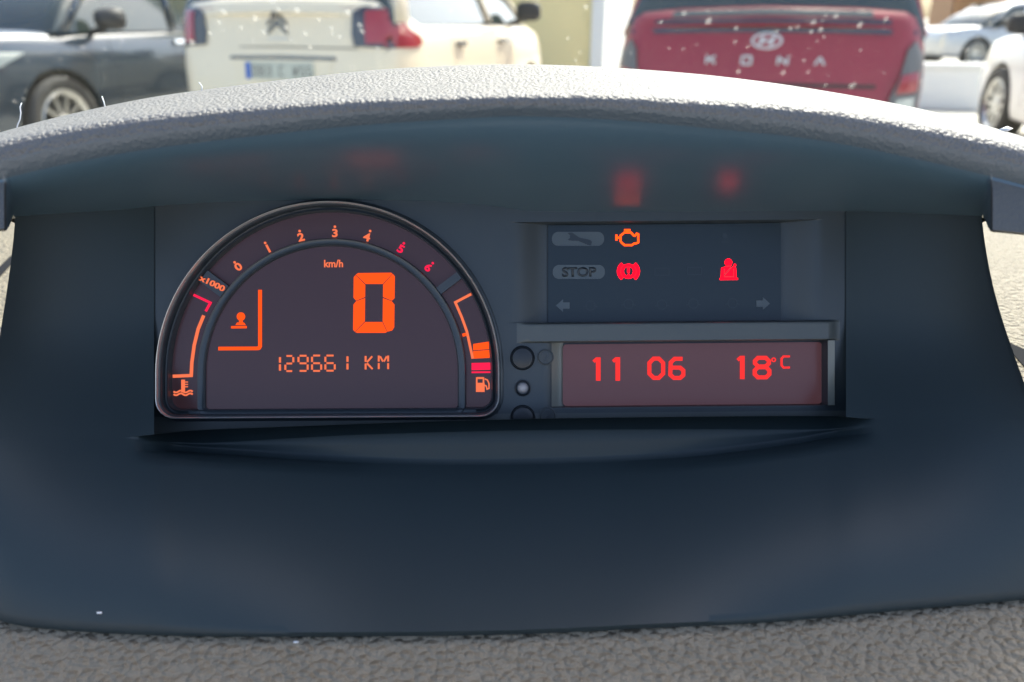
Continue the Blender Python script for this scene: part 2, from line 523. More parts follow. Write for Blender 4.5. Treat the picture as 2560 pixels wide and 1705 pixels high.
# ---- 2-D drawing tools on the display plane
def prism(poly, w0, w1):
    n = len(poly)
    v = [art(x, y, w1) for x, y in poly] + [art(x, y, w0) for x, y in poly]
    area = sum(poly[i][0] * poly[(i + 1) % n][1] - poly[(i + 1) % n][0] * poly[i][1] for i in range(n))
    f = [tuple(range(n)), tuple(range(2 * n - 1, n - 1, -1))]
    for i in range(n):
        j = (i + 1) % n
        f.append((i, i + n, j + n, j))
    return v, f
def stroke(line, wd, w0, w1, closed=False):
    n = len(line); v, f = [], []
    for i, (x, y) in enumerate(line):
        if closed: a, b = line[(i - 1) % n], line[(i + 1) % n]
        else: a, b = line[max(0, i - 1)], line[min(n - 1, i + 1)]
        p = (x, y)
        def nrm(u, w_):
            dx, dy = w_[0] - u[0], w_[1] - u[1]; L = math.hypot(dx, dy) or 1
            return (-dy / L, dx / L)
        if a == p: n1 = nrm(p, b)
        else: n1 = nrm(a, p)
        n2 = nrm(p, b) if b != p else n1
        mx, my = n1[0] + n2[0], n1[1] + n2[1]; L = math.hypot(mx, my) or 1
        mx, my = mx / L, my / L
        c = max(0.5, mx * n1[0] + my * n1[1])
        k = wd / 2 / c
        v += [art(x - mx * k, y - my * k, w1), art(x + mx * k, y + my * k, w1), art(x - mx * k, y - my * k, w0), art(x + mx * k, y + my * k, w0)]
    m_ = n if closed else n - 1
    for i in range(m_):
        a, b = 4 * i, 4 * ((i + 1) % n)
        f += [(a, a + 1, b + 1, b), (a + 2, b + 2, b + 3, a + 3), (a, b, b + 2, a + 2), (a + 1, a + 3, b + 3, b + 1)]
    if not closed:
        f += [(0, 2, 3, 1), (4 * n - 4, 4 * n - 3, 4 * n - 1, 4 * n - 2)]
    return v, f
def merge(parts):
    V, Fc = [], []
    for v, f in parts:
        o = len(V); V += v; Fc += [tuple(i + o for i in q) for q in f]
    return V, Fc
def draw(name, parts, mt, parent):
    v, f = merge(parts)
    return mesh(name, v, f, mt, parent, smooth=False, fix=False)
def circ(cx, cy, r, n=24, a0=0, a1=360, ry=None):
    ry = r if ry is None else ry
    full = abs(a1 - a0) >= 360
    k = n if full else n + 1
    return [(cx + r * math.cos(R(a0 + (a1 - a0) * i / n)), cy - ry * math.sin(R(a0 + (a1 - a0) * i / n))) for i in range(k)]
def rrect(x0, y0, x1, y1, r, n=5):
    p = []
    for cx, cy, a in ((x1 - r, y0 + r, 0), (x0 + r, y0 + r, 90), (x0 + r, y1 - r, 180), (x1 - r, y1 - r, 270)):
        for i in range(n + 1):
            t = R(a + 90 * i / n)
            p.append((cx + r * math.cos(t), cy - r * math.sin(t)))
    return p
def shp(poly): return [shear(x, y) for x, y in poly]
def text(name, body, cx, cy, size, rot, mt, parent, w0, w1, sx=1.0, bold=0.0):
    """letters as thin solids on the display plane; size = cap height in px; rot counter-clockwise degrees"""
    cu = bpy.data.curves.new(name, 'FONT'); cu.body = body
    cu.align_x = 'CENTER'; cu.align_y = 'CENTER'; cu.size = 1.0; cu.offset = bold
    cu.resolution_u = 3
    to = bpy.data.objects.new(name + '_tmp', cu); COL.objects.link(to)
    dg = bpy.context.evaluated_depsgraph_get(); dg.update()
    me0 = bpy.data.meshes.new_from_object(to.evaluated_get(dg))
    bpy.data.objects.remove(to)
    xs = [v.co.x for v in me0.vertices]; ys = [v.co.y for v in me0.vertices]
    mxx, myy = (min(xs) + max(xs)) / 2, (min(ys) + max(ys)) / 2
    hh = max(ys) - min(ys)
    k = size / hh
    ca, sa = math.cos(R(rot)), math.sin(R(rot))
    bm = bmesh.new(); bm.from_mesh(me0)
    geo = bmesh.ops.extrude_face_region(bm, geom=bm.faces[:])
    top = {e for e in geo['geom'] if isinstance(e, bmesh.types.BMVert)}
    for v in bm.verts:
        x = (v.co.x - mxx) * k * sx; y = (v.co.y - myy) * k
        X = cx + x * ca - y * sa; Y = cy - (x * sa + y * ca)
        v.co = art(X, Y, w1 if v in top else w0)
    me = bpy.data.meshes.new(name); bm.to_mesh(me); bm.free()
    bpy.data.meshes.remove(me0)
    return link(name, me, mt, parent, smooth=False)

# ---- half-round display
def arch_path(cx, cy, r, yb_, rc, step=3):
    """closed outline: arch on top, straight sides, rounded lower corners"""
    p = []
    for i in range(0, 181, step): p.append((cx + r * math.cos(R(i)), cy - r * math.sin(R(i))))
    for i in range(0, 91, 15): p.append((cx - r + rc - rc * math.cos(R(i)), yb_ - rc + rc * math.sin(R(i))))
    for k in range(1, 12): p.append((lerp(cx - r + rc, cx + r - rc, k / 12), yb_))
    for i in range(90, -1, -15): p.append((cx + r - rc + rc * math.cos(R(i)), yb_ - rc + rc * math.sin(R(i))))
    return p
def tilt_lower(p): return [(x, y - 0.006 * (x - 825)) for x, y in p]
outer = tilt_lower(arch_path(825, 931, 418, 1036, 42))
def offset(path, d):
    n = len(path); out = []
    for i in range(n):
        a, b = path[i - 1], path[(i + 1) % n]
        dx, dy = b[0] - a[0], b[1] - a[1]; L = math.hypot(dx, dy) or 1
        out.append((path[i][0] + dy / L * d * -1, path[i][1] + dx / L * d))
    return out
# direction check: positive d must grow the outline
tst = offset(outer, 5)
sg = 1 if max(p[0] for p in tst) > max(p[0] for p in outer) else -1
def rim_sweep(name, path, profile, mt, parent):
    v, f = [], []
    n = len(path); m_ = len(profile)
    for d, wz in profile:
        for x, y in offset(path, d * sg): v.append(art(x, y, wz))
    for k in range(m_ - 1):
        for i in range(n):
            j = (i + 1) % n
            f.append((k * n + i, k * n + j, (k + 1) * n + j, (k + 1) * n + i))
    o = mesh(name, v, f, mt, parent, fix=False)
    bm = bmesh.new(); bm.from_mesh(o.data); bmesh.ops.recalc_face_normals(bm, faces=bm.faces); bm.to_mesh(o.data); bm.free()
    return sharp(o, 55)
bez = rim_sweep('tachometer_bezel', outer, [(17, -0.0004), (15, 0.0003), (9, 0.0006), (6, 0.0022), (3.5, 0.0032), (0, 0.0030), (-2.5, 0.0022), (-3, -0.0012), (-9, -0.0016), (-10, 0.0), (-12.5, 0.0002), (-14, -0.0006), (-15, -0.0032)], M['groove'], CL)
rim_sweep('trim_ring', outer, [(7.0, 0.0014), (6.4, 0.0040), (4.6, 0.0048), (2.8, 0.0046), (2.0, 0.0028)], M['rim'], bez)

S0 = -0.0030   # ring display level
ring_poly = offset(outer, -13 * sg)
ringscr = draw('tachometer_display', [prism(ring_poly[::-1], S0 - 0.001, S0)], M['screen'], CL)
D0 = -0.0014   # dome display level
dome = tilt_lower(arch_path(828, 931, 317, 1023, 10))
domescr = draw('speed_display', [prism(dome[::-1], D0 - 0.0006, D0)], M['screen'], CL)
# divider arch between ring and dome
inner_rim = dome
div = rim_sweep('divider_arch', dome, [(-1, D0 + 0.0001), (0, -0.0004), (2, 0.0), (4, -0.0002), (15, -0.0004), (17.5, 0.0), (19, -0.0006), (20, S0)], M['groove'], CL)
def polar(a, r): return (828 + r * math.cos(R(a)), 931 - r * math.sin(R(a)))
for a, bw in ((37.3, 20), (143.0, 34)):
    draw('divider_bar', [stroke([polar(a, 336), polar(a, 402)], bw, S0, -0.0006)], M['groove'], div)
draw('divider_bar', [stroke([(470, 1030.5), (1190, 1026.5)], 9, S0, -0.0004)], M['groove'], div)

E1 = S0 + 0.0003; E0 = S0 - 0.0002
def seg_tick(dg, x, y, dx, dy, mt):
    ang = math.degrees(math.atan2(x - 828, 931 - y))
    text('rev_number', dg, x + (x - 828) * .008, y - 2, 21, -ang, mt, ringscr, E0, E1, 1.2, 0.03)
    draw('rev_dot', [prism(circ(dx, dy, 3.3, 10)[::-1], E0, E1)], mt, ringscr)
for dg, x, y, dx, dy, mt in (('0', 591, 667, 580, 654, M['salmon']), ('1', 666, 621, 657, 605, M['salmon']), ('2', 748, 592, 744, 575, M['salmon']),
                             ('3', 833, 582, 833, 564, M['salmon']), ('4', 913, 592, 922, 575, M['salmon']),
                             ('5', 998, 622, 1007, 606, M['pink']), ('6', 1067, 669, 1080, 656, M['pink'])):
    seg_tick(dg, x, y, dx, dy, mt)
text('multiplier_text', 'x1000', 530, 708, 15, -26, M['salmon'], ringscr, S0, 0.0001, 1.3, 0.012)
draw('hot_mark', [stroke([(476.5, 736), (519, 756), (507, 777.5)], 6, E0, E1)], M['pink'], ringscr)
draw('temperature_line', [stroke([(502, 788), (488, 822), (478, 863), (472, 907), (470.5, 939.5), (424, 941.5)], 8, E0, E1)], M['salmon'], ringscr)
wave = lambda y: [(426 + 48 * i / 12, y + 2.6 * math.sin(i / 12 * math.pi * 4)) for i in range(13)]
draw('temperature_symbol', [stroke([(450, 950), (450, 982)], 9, E0, E1)] + [stroke([(454, q), (462, q)], 2.6, E0, E1) for q in (956, 962, 968)]
     + [stroke(wave(980), 4, E0, E1 + .00002), stroke(wave(987), 4, E0, E1 + .00002)], M['salmon'], ringscr)
draw('fuel_line', [stroke([(1177, 734), (1137, 755), (1153, 792), (1166, 828), (1181, 897)], 6.5, E0, E1)], M['salmon'], ringscr)
draw('fuel_tick', [stroke([(1155, 838), (1169, 834)], 8, E0, E1)], M['orange'], ringscr)
draw('fuel_bar', [prism([(1182, 860), (1182, 876), (1222, 873), (1221, 854)], E0, E1)], M['orange'], ringscr)
draw('fuel_bar', [prism([(1182, 878), (1182, 897), (1224, 895), (1222.3, 875)], E0, E1)], M['orange'], ringscr)
draw('fuel_bar', [prism([(1178, 908), (1178, 926), (1225.5, 925), (1225, 907)], E0, E1)], M['pink'], ringscr)
draw('fuel_bar', [stroke([(1178, 931.5), (1225.5, 931)], 4, E0, E1)], M['pink'], ringscr)
draw('fuel_symbol', [stroke([(1191.5, 946), (1208, 946)], 5, E0, E1), stroke([(1191, 944), (1191, 960)], 4, E0, E1), stroke([(1208, 944), (1208, 960)], 4, E0, E1),
                     prism([(1189, 958), (1189, 981), (1211, 981), (1211, 958)], E0, E1 + .00002),
                     stroke([(1211, 948), (1218, 951), (1222, 960), (1222, 972), (1217, 974), (1215, 966), (1210, 964)], 3.4, E0, E1 + .00004)], M['salmon'], ringscr)

G0, G1 = D0 - 0.0002, D0 + 0.0003
text('unit_text', 'km/h', 832, 658, 19, 0.4, M['salmon'], domescr, G0, G1, 0.95, 0.02)
# big speed figure: six lit segments
ox = lambda x, y: (x + (y - 757) * -0.012, y)
def seg(poly): draw('speed_segment', [prism([ox(*q) for q in poly], G0, G1)], M['orange'], domescr)
g_ = 0.7
seg([(893, 682), (887, 686), (912, 710 - g_), (955, 710 - g_), (979, 683), (975, 681)][::-1])
seg([(886, 687), (882, 693), (882, 744), (889, 752 - g_), (911, 742), (911, 711)])
seg([(980, 684), (956, 711), (956, 742), (978, 752 - g_), (985, 745), (985, 690)])
seg([(889, 752 + g_), (882, 761), (882, 824), (886, 829), (911, 803), (911, 744 + g_)])
seg([(978, 752 + g_), (956, 744 + g_), (956, 803), (968, 829), (980, 826), (985, 818), (985, 761)])
seg([(912, 804 + g_), (887, 830), (892, 832), (962, 832), (967, 830), (955, 804 + g_)])
# odometer
def seven(x0, x1, y0, y1, on):
    ym = (y0 + y1) / 2; i = 3
    P = {'a': [(x0 + i, y0), (x1 - i, y0)], 'd': [(x0 + i, y1), (x1 - i, y1)], 'g': [(x0 + i, ym), (x1 - i, ym)],
         'f': [(x0, y0 + i), (x0, ym - i)], 'e': [(x0, ym + i), (x0, y1 - i)], 'b': [(x1, y0 + i), (x1, ym - i)], 'c': [(x1, ym + i), (x1, y1 - i)]}
    return [stroke(P[k], 4.6, G0, G1) for k in on]
def odo(parts): draw('odometer_character', parts, M['salmon'], domescr)
odo([stroke([(697.5, 893), (697.5, 907)], 5, G0, G1), stroke([(697.5, 911), (697.5, 927)], 5, G0, G1)])
odo(seven(711, 731, 890, 928, 'abged'))
odo(seven(744, 767, 889.5, 927.5, 'abcdfg'))
odo(seven(778, 801, 889, 927.5, 'afgecd'))
odo(seven(811.5, 835, 889, 927, 'afgecd'))
odo([stroke([(867, 891), (867, 905)], 5, G0, G1), stroke([(867, 909), (867, 924)], 5, G0, G1)])
odo([stroke([(912.5, 890), (912.5, 905)], 4.6, G0, G1), stroke([(912.5, 909), (912.5, 924)], 4.6, G0, G1), stroke([(916, 905.5), (929, 891)], 4.4, G0, G1), stroke([(916, 908.5), (930, 923)], 4.4, G0, G1)])
odo([stroke([(945.5, 889), (945.5, 904)], 4.6, G0, G1), stroke([(945.5, 908), (945.5, 923)], 4.6, G0, G1), stroke([(969, 889), (969, 904)], 4.6, G0, G1), stroke([(969, 908), (969, 923)], 4.6, G0, G1),
     stroke([(949, 891), (956, 904)], 4.2, G0, G1), stroke([(965.5, 891), (958.5, 904)], 4.2, G0, G1)])
# gear window
draw('gear_window_line', [stroke([(647.5, 724), (647.5, 866), (645, 870), (641, 871), (543, 871.5)], 9, G0, G1)], M['orange'], domescr)
draw('gear_symbol', [prism(circ(599.5, 791, 10.5, 20)[::-1], G0, G1), prism([(595, 799), (595, 806), (604, 806), (604, 799)], G0, G1 + .00002),
                     prism([(590, 806), (586, 812.5), (612, 812.5), (607, 806)], G0, G1 + .00003), stroke([(575, 818), (614, 817.5)], 6, G0, G1)], M['orange'], domescr)

# ---- warning light display
WS = -0.0062
def wq(X, Y): return shear(X, Y)
warnscr = draw('warning_display', [prism([wq(x, y) for x, y in [(1372, 557.5), (1372, 806), (1966, 806), (1966, 557.5)]], WS - 0.0012, WS)], M['warn'], CL)
W0, W1 = WS - 0.0002, WS + 0.00025
def pill(x0, x1, y0, y1): return rrect(x0, y0, x1, y1, (y1 - y0) / 2 * 0.9, 6)
pA = draw('wrench_lamp', [prism(pill(1382, 1515, 574, 609.5), W0, W1)], M['unlit'], warnscr)
pB = draw('stop_lamp', [prism(pill(1384, 1517, 658.5, 694), W0, W1)], M['unlit'], warnscr)
draw('wrench_symbol', [prism([(1421, 577), (1433, 576), (1452, 589), (1480, 595), (1484, 600), (1481, 609), (1473, 608), (1448, 597), (1432, 597), (1421, 595), (1428, 590), (1428, 583)][::-1], W0, W1 + 0.0001)], M['unlit_dark'], warnscr)
text('stop_text', 'STOP', 1451, 676.5, 25, 0.5, M['unlit_dark'], warnscr, W0, W1 + 0.0001, 1.12, 0.035)
def arrow(x0, x1, y, sgn):
    h = 16
    xm = lerp(x0, x1, 0.52)
    return [(x0, y), (xm, y + sgn * h), (xm, y + sgn * h * .5), (x1, y + sgn * h * .5), (x1, y - sgn * h * .5), (xm, y - sgn * h * .5), (xm, y - sgn * h)]
draw('turn_arrow', [prism(arrow(1392, 1427, 762, 1), W0, W1)], M['unlit'], warnscr)
draw('turn_arrow', [prism(arrow(1938, 1903, 757, 1), W0, W1)], M['unlit'], warnscr)
for x, y in ((1480, 762), (1577, 758), (1662, 760), (1742, 757), (1842, 756)):
    draw('unlit_symbol', [stroke(circ(x, y, 12, 18), 3, W0, W1, True), stroke([(x - 19, y + 4), (x - 9, y)], 3, W0, W1 + .00003), stroke([(x + 9, y), (x + 19, y + 4)], 3, W0, W1 + .00003)], M['unlit_faint'], warnscr)
for x, y in ((1662, 676), (1745, 674)):
    draw('unlit_symbol', [stroke([(x - 18, y - 9), (x + 18, y - 9), (x + 18, y + 9), (x - 18, y + 9)], 3, W0, W1, True)], M['unlit_faint'], warnscr)
draw('unlit_symbol', [prism(circ(1822, 584, 7, 14)[::-1], W0, W1), stroke([(1812, 600), (1832, 600)], 4, W0, W1)], M['unlit_faint'], warnscr)
# engine
eng = [(1557, 583), (1563, 579), (1567, 575.5), (1583, 575.5), (1591, 584), (1594, 584), (1598, 578.5), (1602, 580), (1602, 601), (1598, 603), (1591, 604), (1586, 608), (1567, 608), (1560, 602), (1557, 598)]
draw('engine_warning_light', [stroke(eng, 5, W0, W1, True), stroke([(1566, 569.5), (1582, 569.5)], 5, W0, W1), stroke([(1574, 569), (1574, 575)], 6, W0, W1 + .00002),
                              stroke([(1546.5, 581), (1546.5, 596)], 5.5, W0, W1), stroke([(1546, 589), (1557, 589)], 5, W0, W1 + .00003)], M['amber'], warnscr)
draw('brake_warning_light', [stroke(circ(1577, 674.5, 15.5, 28), 7, W0, W1, True), stroke(circ(1577, 674.5, 25, 14, 128, 232, 24), 8, W0, W1), stroke(circ(1577, 674.5, 25, 14, -52, 52, 24), 8, W0, W1),
                             stroke([(1577, 665), (1577, 678)], 6, W0, W1 + .00002), prism(circ(1577, 684, 3, 10)[::-1], W0, W1 + .00002)], M['alarm'], warnscr)
draw('seat_belt_warning_light', [prism(circ(1832, 652, 9.5, 20)[::-1], W0, W1), prism([(1826, 660), (1822, 663.5), (1814, 666), (1813, 688), (1810, 694), (1852, 694), (1852, 690), (1851, 666), (1843, 663), (1839, 659)], W0, W1 + .00002),
                                 stroke([(1810, 694.5), (1856, 694)], 4.5, W0, W1 + .00004), prism(circ(1848, 659, 3.5, 10)[::-1], W0, W1 + .00002)], M['alarm'], warnscr)
draw('seat_belt_strap', [stroke([(1845, 657), (1822, 684)], 3.2, W1, W1 + .00014), stroke([(1821, 688.5), (1846, 688.5)], 2.6, W1, W1 + .00012), stroke([(1821, 668), (1821, 688)], 1.8, W1, W1 + .00010), stroke([(1845, 668), (1845, 688)], 1.8, W1, W1 + .00010), stroke([(1824, 661.5), (1842, 661.5)], 1.8, W1, W1 + .00010)], M['unlit_dark'], warnscr)

# ---- clock display
CS = -0.0042
clk = draw('clock_display', [prism([wq(x, y) for x, y in rrect(1409, 862.5, 2066, 1019, 10, 4)], CS - 0.0012, CS)], M['screen2'], CL)
K0, K1 = CS - 0.0002, CS + 0.0003
def one(x, y0, y1): return [stroke([(x - 12, y0 + 11), (x - 3, y0 + 3)], 8, K0, K1), stroke([(x, y0), (x, y1)], 11.5, K0, K1 + .00002)]
def clkch(parts): draw('clock_character', parts, M['red'], clk)
def oct_(x0, y0, x1, y1, c=11): return [(x0 + c, y0), (x1 - c, y0), (x1, y0 + c), (x1, y1 - c), (x1 - c, y1), (x0 + c, y1), (x0, y1 - c), (x0, y0 + c)]
clkch(one(1498.5, 894, 953)); clkch(one(1548, 893.5, 953))
clkch([stroke(oct_(1628, 897, 1663, 946), 10, K0, K1, True)])
clkch([stroke([(1712, 897.5), (1692, 897.5), (1682, 907), (1681, 938), (1690, 946), (1706, 946), (1714, 939), (1714, 927), (1706, 920), (1682, 920)], 10, K0, K1)])
clkch(one(1863.5, 890, 949))
clkch([stroke(oct_(1895.5, 895, 1931, 917, 8), 10, K0, K1, True), stroke(oct_(1895, 919, 1932, 944.5, 8), 10, K0, K1 + .00003, True)])
clkch([stroke(circ(1943, 900, 4.5, 14), 3, K0, K1, True)])
clkch([stroke([(1984, 891.5), (1968, 891.5), (1963, 897), (1963, 914), (1968, 920), (1984, 919.5)], 5, K0, K1)])

# ---- buttons
def lathe(name, cx, cy, prof, mt, parent, n=32):
    v, f = [], []
    for r, wz in prof:
        for i in range(n):
            a = 2 * math.pi * i / n
            v.append(art(cx + r * math.cos(a), cy + r * math.sin(a), wz))
    for k in range(len(prof) - 1):
        for i in range(n):
            j = (i + 1) % n
            f.append((k * n + i, (k + 1) * n + i, (k + 1) * n + j, k * n + j))
    f.append(tuple(range((len(prof) - 1) * n, len(prof) * n))[::-1])
    o = mesh(name, v, f, mt, parent, fix=True)
    return sharp(o, 50)
bt = lathe('button', 1306, 895, [(31, -0.001), (31, 0.0003), (29, 0.0008), (28, 0.0002), (27, 0.0002), (26, 0.0022), (24, 0.0032), (14, 0.0036), (3, 0.0037)], M['button'], CL)
bt2 = lathe('button', 1307, 1043, [(31, -0.001), (31, 0.0002), (29, 0.0005), (28, 0.0001), (27, 0.0001), (26, 0.0006), (24, 0.0009), (14, 0.0010), (3, 0.0011)], M['button'], CL)
st = lathe('stud', 1307, 970, [(21, -0.001), (20.5, 0.0006), (18, 0.0008), (15.5, 0.0002), (15, -0.001)], M['button'], CL)
lathe('stud_cap', 1307, 970, [(13.5, -0.001), (13, 0.0006), (10, 0.0016), (5, 0.0021), (1, 0.0022)], M['stud'], st)
M['emboss'] = mat('embossed_symbol_plastic', (0.036, 0.045, 0.048), 0.5)
for cx, cy in ((1364, 893), (1369, 1037)):
    e = lathe('embossed_symbol', cx, cy, [(21, -0.004), (20.5, 0.0004), (18, 0.0006), (17, 0.0001), (1, 0.0001)], M['emboss'], CL)
    draw('question_mark', [stroke([(cx - 8, cy - 6), (cx - 4, cy - 11), (cx + 4, cy - 11), (cx + 8, cy - 5), (cx + 4, cy + 1), (cx, cy + 3), (cx, cy + 7)], 3.4, 0, 0.0006), prism(circ(cx, cy + 12, 2.4, 10)[::-1], 0, 0.0006)], M['groove'], e)

# ---- lint on the hood
def tube(pts, r, n=5):
    v, f = [], []
    for i, p in enumerate(pts):
        a, b = pts[max(0, i - 1)], pts[min(len(pts) - 1, i + 1)]
        t = (b - a).normalized()
        s = t.cross(Vector((0.2, 1, 0.1))).normalized(); u = s.cross(t)
        for k in range(n):
            an = 2 * math.pi * k / n
            v.append(p + (s * math.cos(an) + u * math.sin(an)) * r)
    for i in range(len(pts) - 1):
        for k in range(n):
            j = (k + 1) % n
            f.append((i * n + k, i * n + j, (i + 1) * n + j, (i + 1) * n + k))
    f.append(tuple(range(n))[::-1]); f.append(tuple(range((len(pts) - 1) * n, len(pts) * n)))
    return v, f
def dcrest(X): return 0.306 - 0.012 * (abs(X - 1280) / 1280) ** 2 - 0.004
for label, line in (('long curled white fibre standing up from the end of the hood rim', [(40, 326), (44, 312), (50, 298), (52, 282), (50, 268), (54, 257)]),
                    ('short straight white fibre on the hood rim below the alloy wheel', [(264, 270), (260, 256), (255, 241)]),
                    ('tiny hooked white fibre on the hood rim beneath the black bumper insert', [(504, 227), (505, 216), (500, 209), (497, 206)])):
    X = line[0][0]; d = dcrest(X)
    pts = [pt(x, y + 3 if i == 0 else y, d) for i, (x, y) in enumerate(line)]
    v, f = tube(pts, 0.00022)
    o = mesh('lint_fibre', v, f, M['lint'], fix=True)
    o['label'] = label; o['category'] = 'lint'; o['group'] = 'fibres caught on the hood rim'
p0 = pt(2510, 325, dcrest(2510))
o = mesh('dust_crumb', [p0 + Vector((a * .0026, b * .0016, c * .0012)) for a, b, c in ((-1, 0, 0), (0, -1, .2), (1.3, 0, .5), (0, 1, .2), (.3, 0, 1.2), (0, 0, -1.2))],
         [(0, 1, 4), (1, 2, 4), (2, 3, 4), (3, 0, 4), (1, 0, 5), (2, 1, 5), (3, 2, 5), (0, 3, 5)], M['lint'])
o['label'] = 'white crumb lying on the hood rim in front of the white car wheel'; o['category'] = 'crumb'

for label, (px_, py_), dd in (('tiny pale dust fleck lying on the dark lower panel of the cluster', (248, 1532), None), ('tiny white dust fleck on the grained dashboard below the cluster', (740, 1607), 0.0)):
    if dd is None:
        p0 = pt(px_, py_, cheek_depth(px_, py_) - 0.0004)
    else:
        p0 = on_dash(px_, py_) + Vector((0, 0, .0003))
    o = mesh('dust_fleck', [p0 + RT * a + UP * b - FWD * c for a, b, c in ((-.0008, -.0003, 0), (.0008, -.0003, 0), (.0008, .0003, 0), (-.0008, .0003, 0), (0, 0, .0004), (0, 0, -.0008))],
             [(0, 1, 4), (1, 2, 4), (2, 3, 4), (3, 0, 4), (1, 0, 5), (2, 1, 5), (3, 2, 5), (0, 3, 5)], M['lint'])
    o['label'] = label; o['category'] = 'dust'

# ================================================================== WINDSCREEN
wn = []
def wpoint(u, t): return Vector((u, lerp(1.02, 0.42, t), lerp(0.93, 1.50, t)))
v, f = [], []
nxw, nyw = 12, 8
wnrm = Vector((0, -0.57, -0.60)).normalized()
for side in (0, 1):
    for j in range(nyw + 1):
        for i in range(nxw + 1):
            u = lerp(-0.70, 0.70, i / nxw)
            p = wpoint(u, j / nyw) - Vector((0, 1, 0)) * 0.10 * (u / 0.7) ** 2
            v.append(p - wnrm * 0.005 * side)
n1 = (nxw + 1) * (nyw + 1)
for j in range(nyw):
    for i in range(nxw):
        a = j * (nxw + 1) + i
        f.append((a, a + 1, a + nxw + 2, a + nxw + 1)); f.append((n1 + a, n1 + a + nxw + 1, n1 + a + nxw + 2, n1 + a + 1))
ws = mesh('windscreen', v, f, M['glass'])
ws['label'] = 'clear raked windscreen spotted with dried droplets behind the hood'; ws['category'] = 'windscreen'
bv = BVHTree.FromPolygons([tuple(p) for p in v[:n1]], [q for q in f if max(q) < n1])
V, Fc = [], []
spots = [(697, 22, 9), (560, 30, 9), (638, 46, 10), (744, 26, 11), (549, 55, 8), (603, 68, 6), (798, 48, 9), (828, 70, 9), (850, 91, 8), (716, 68, 9), (660, 80, 7), (763, 84, 7), (776, 118, 9),
         (526, 82, 8), (480, 105, 12), (681, 3, 12), (870, 30, 9), (900, 62, 8), (905, 78, 8), (832, 84, 6), (1000, 62, 8), (940, 12, 8), (945, 120, 7), (1465, 16, 8), (1420, 96, 6), (1438, 150, 5), (1450, 130, 5),
         (1772, 52, 10), (2033, 56, 10), (2090, 40, 9), (2150, 61, 8), (2215, 46, 8), (1652, 55, 7), (1710, 33, 8), (1840, 70, 7), (1976, 70, 7), (1994, 67, 7), (2052, 74, 7), (2028, 79, 6), (1846, 178, 8), (1958, 181, 9),
         (2020, 180, 6), (2131, 213, 12), (2010, 150, 6), (1838, 104, 7), (1870, 116, 5), (2060, 92, 5), (1672, 120, 4), (1708, 122, 4), (1578, 132, 4), (1768, 26, 4), (1826, 26, 4)]
for _ in range(90):
    spots.append((random.uniform(0, 2560), random.uniform(0, 260), random.choice([2, 2.5, 3, 3.5, 4, 5])))
for sx_, sy_, rp in spots:
    d_ = (pt(sx_, sy_, 1.0) - CAM).normalized()
    hit = bv.ray_cast(CAM, d_)
    if hit[0] is None: continue
    q = hit[0] + wnrm * 0.0002
    rr = rp * 0.62 * (hit[0] - CAM).length / F * random.uniform(0.8, 1.2)
    a1 = Vector((1, 0, 0)); a2 = wnrm.cross(a1)
    o_ = len(V)
    V.append(q + wnrm * rr * 0.3)
    for k in range(8):
        an = 2 * math.pi * k / 8
        k_ = random.uniform(0.8, 1.2)
        V.append(q + (a1 * math.cos(an) + a2 * math.sin(an) * 1.5) * rr * k_)
    for k in range(8): Fc.append((o_, o_ + 1 + k, o_ + 1 + (k + 1) % 8))
sp = mesh('dried_droplets', V, Fc, M['speck'], ws)
sp['kind'] = 'stuff'

# ================================================================== CARS
M['tyre'] = mat('tyre_rubber', (0.035, 0.035, 0.036), 0.75)
M['alloy'] = mat('alloy_wheel', (0.62, 0.62, 0.60), 0.3, metal=0.85)
M['carglass'] = mat('car_window_glass', (0.03, 0.045, 0.045), 0.06, spec=0.7, coat=0.5)
M['trim'] = mat('black_bumper_plastic', (0.03, 0.032, 0.036), 0.55)
M['cladding'] = mat('grey_cladding_plastic', (0.13, 0.13, 0.135), 0.5)
M['lampred'] = mat('tail_lamp_red', (0.32, 0.012, 0.03), 0.12, coat=0.8)
M['lampsmoke'] = mat('tail_lamp_smoked', (0.03, 0.032, 0.05), 0.1, coat=0.8)
M['lampclear'] = mat('headlamp_glass', (0.45, 0.5, 0.5), 0.08, metal=0.4, coat=0.8)
M['chrome'] = mat('chrome_badge', (0.72, 0.72, 0.70), 0.16, metal=0.9)
M['badge'] = mat('satin_badge', (0.62, 0.60, 0.56), 0.35, metal=0.4)
M['darkbadge'] = mat('grey_badge', (0.16, 0.16, 0.16), 0.25, metal=0.6)
M['platew'] = mat('number_plate_white', (0.50, 0.52, 0.44), 0.45)
M['plateb'] = mat('number_plate_blue', (0.03, 0.12, 0.45), 0.45)
M['platek'] = mat('number_plate_letters', (0.17, 0.17, 0.16), 0.5)
M['crease'] = mat('panel_gap_shadow', (0.02, 0.02, 0.022), 0.6)

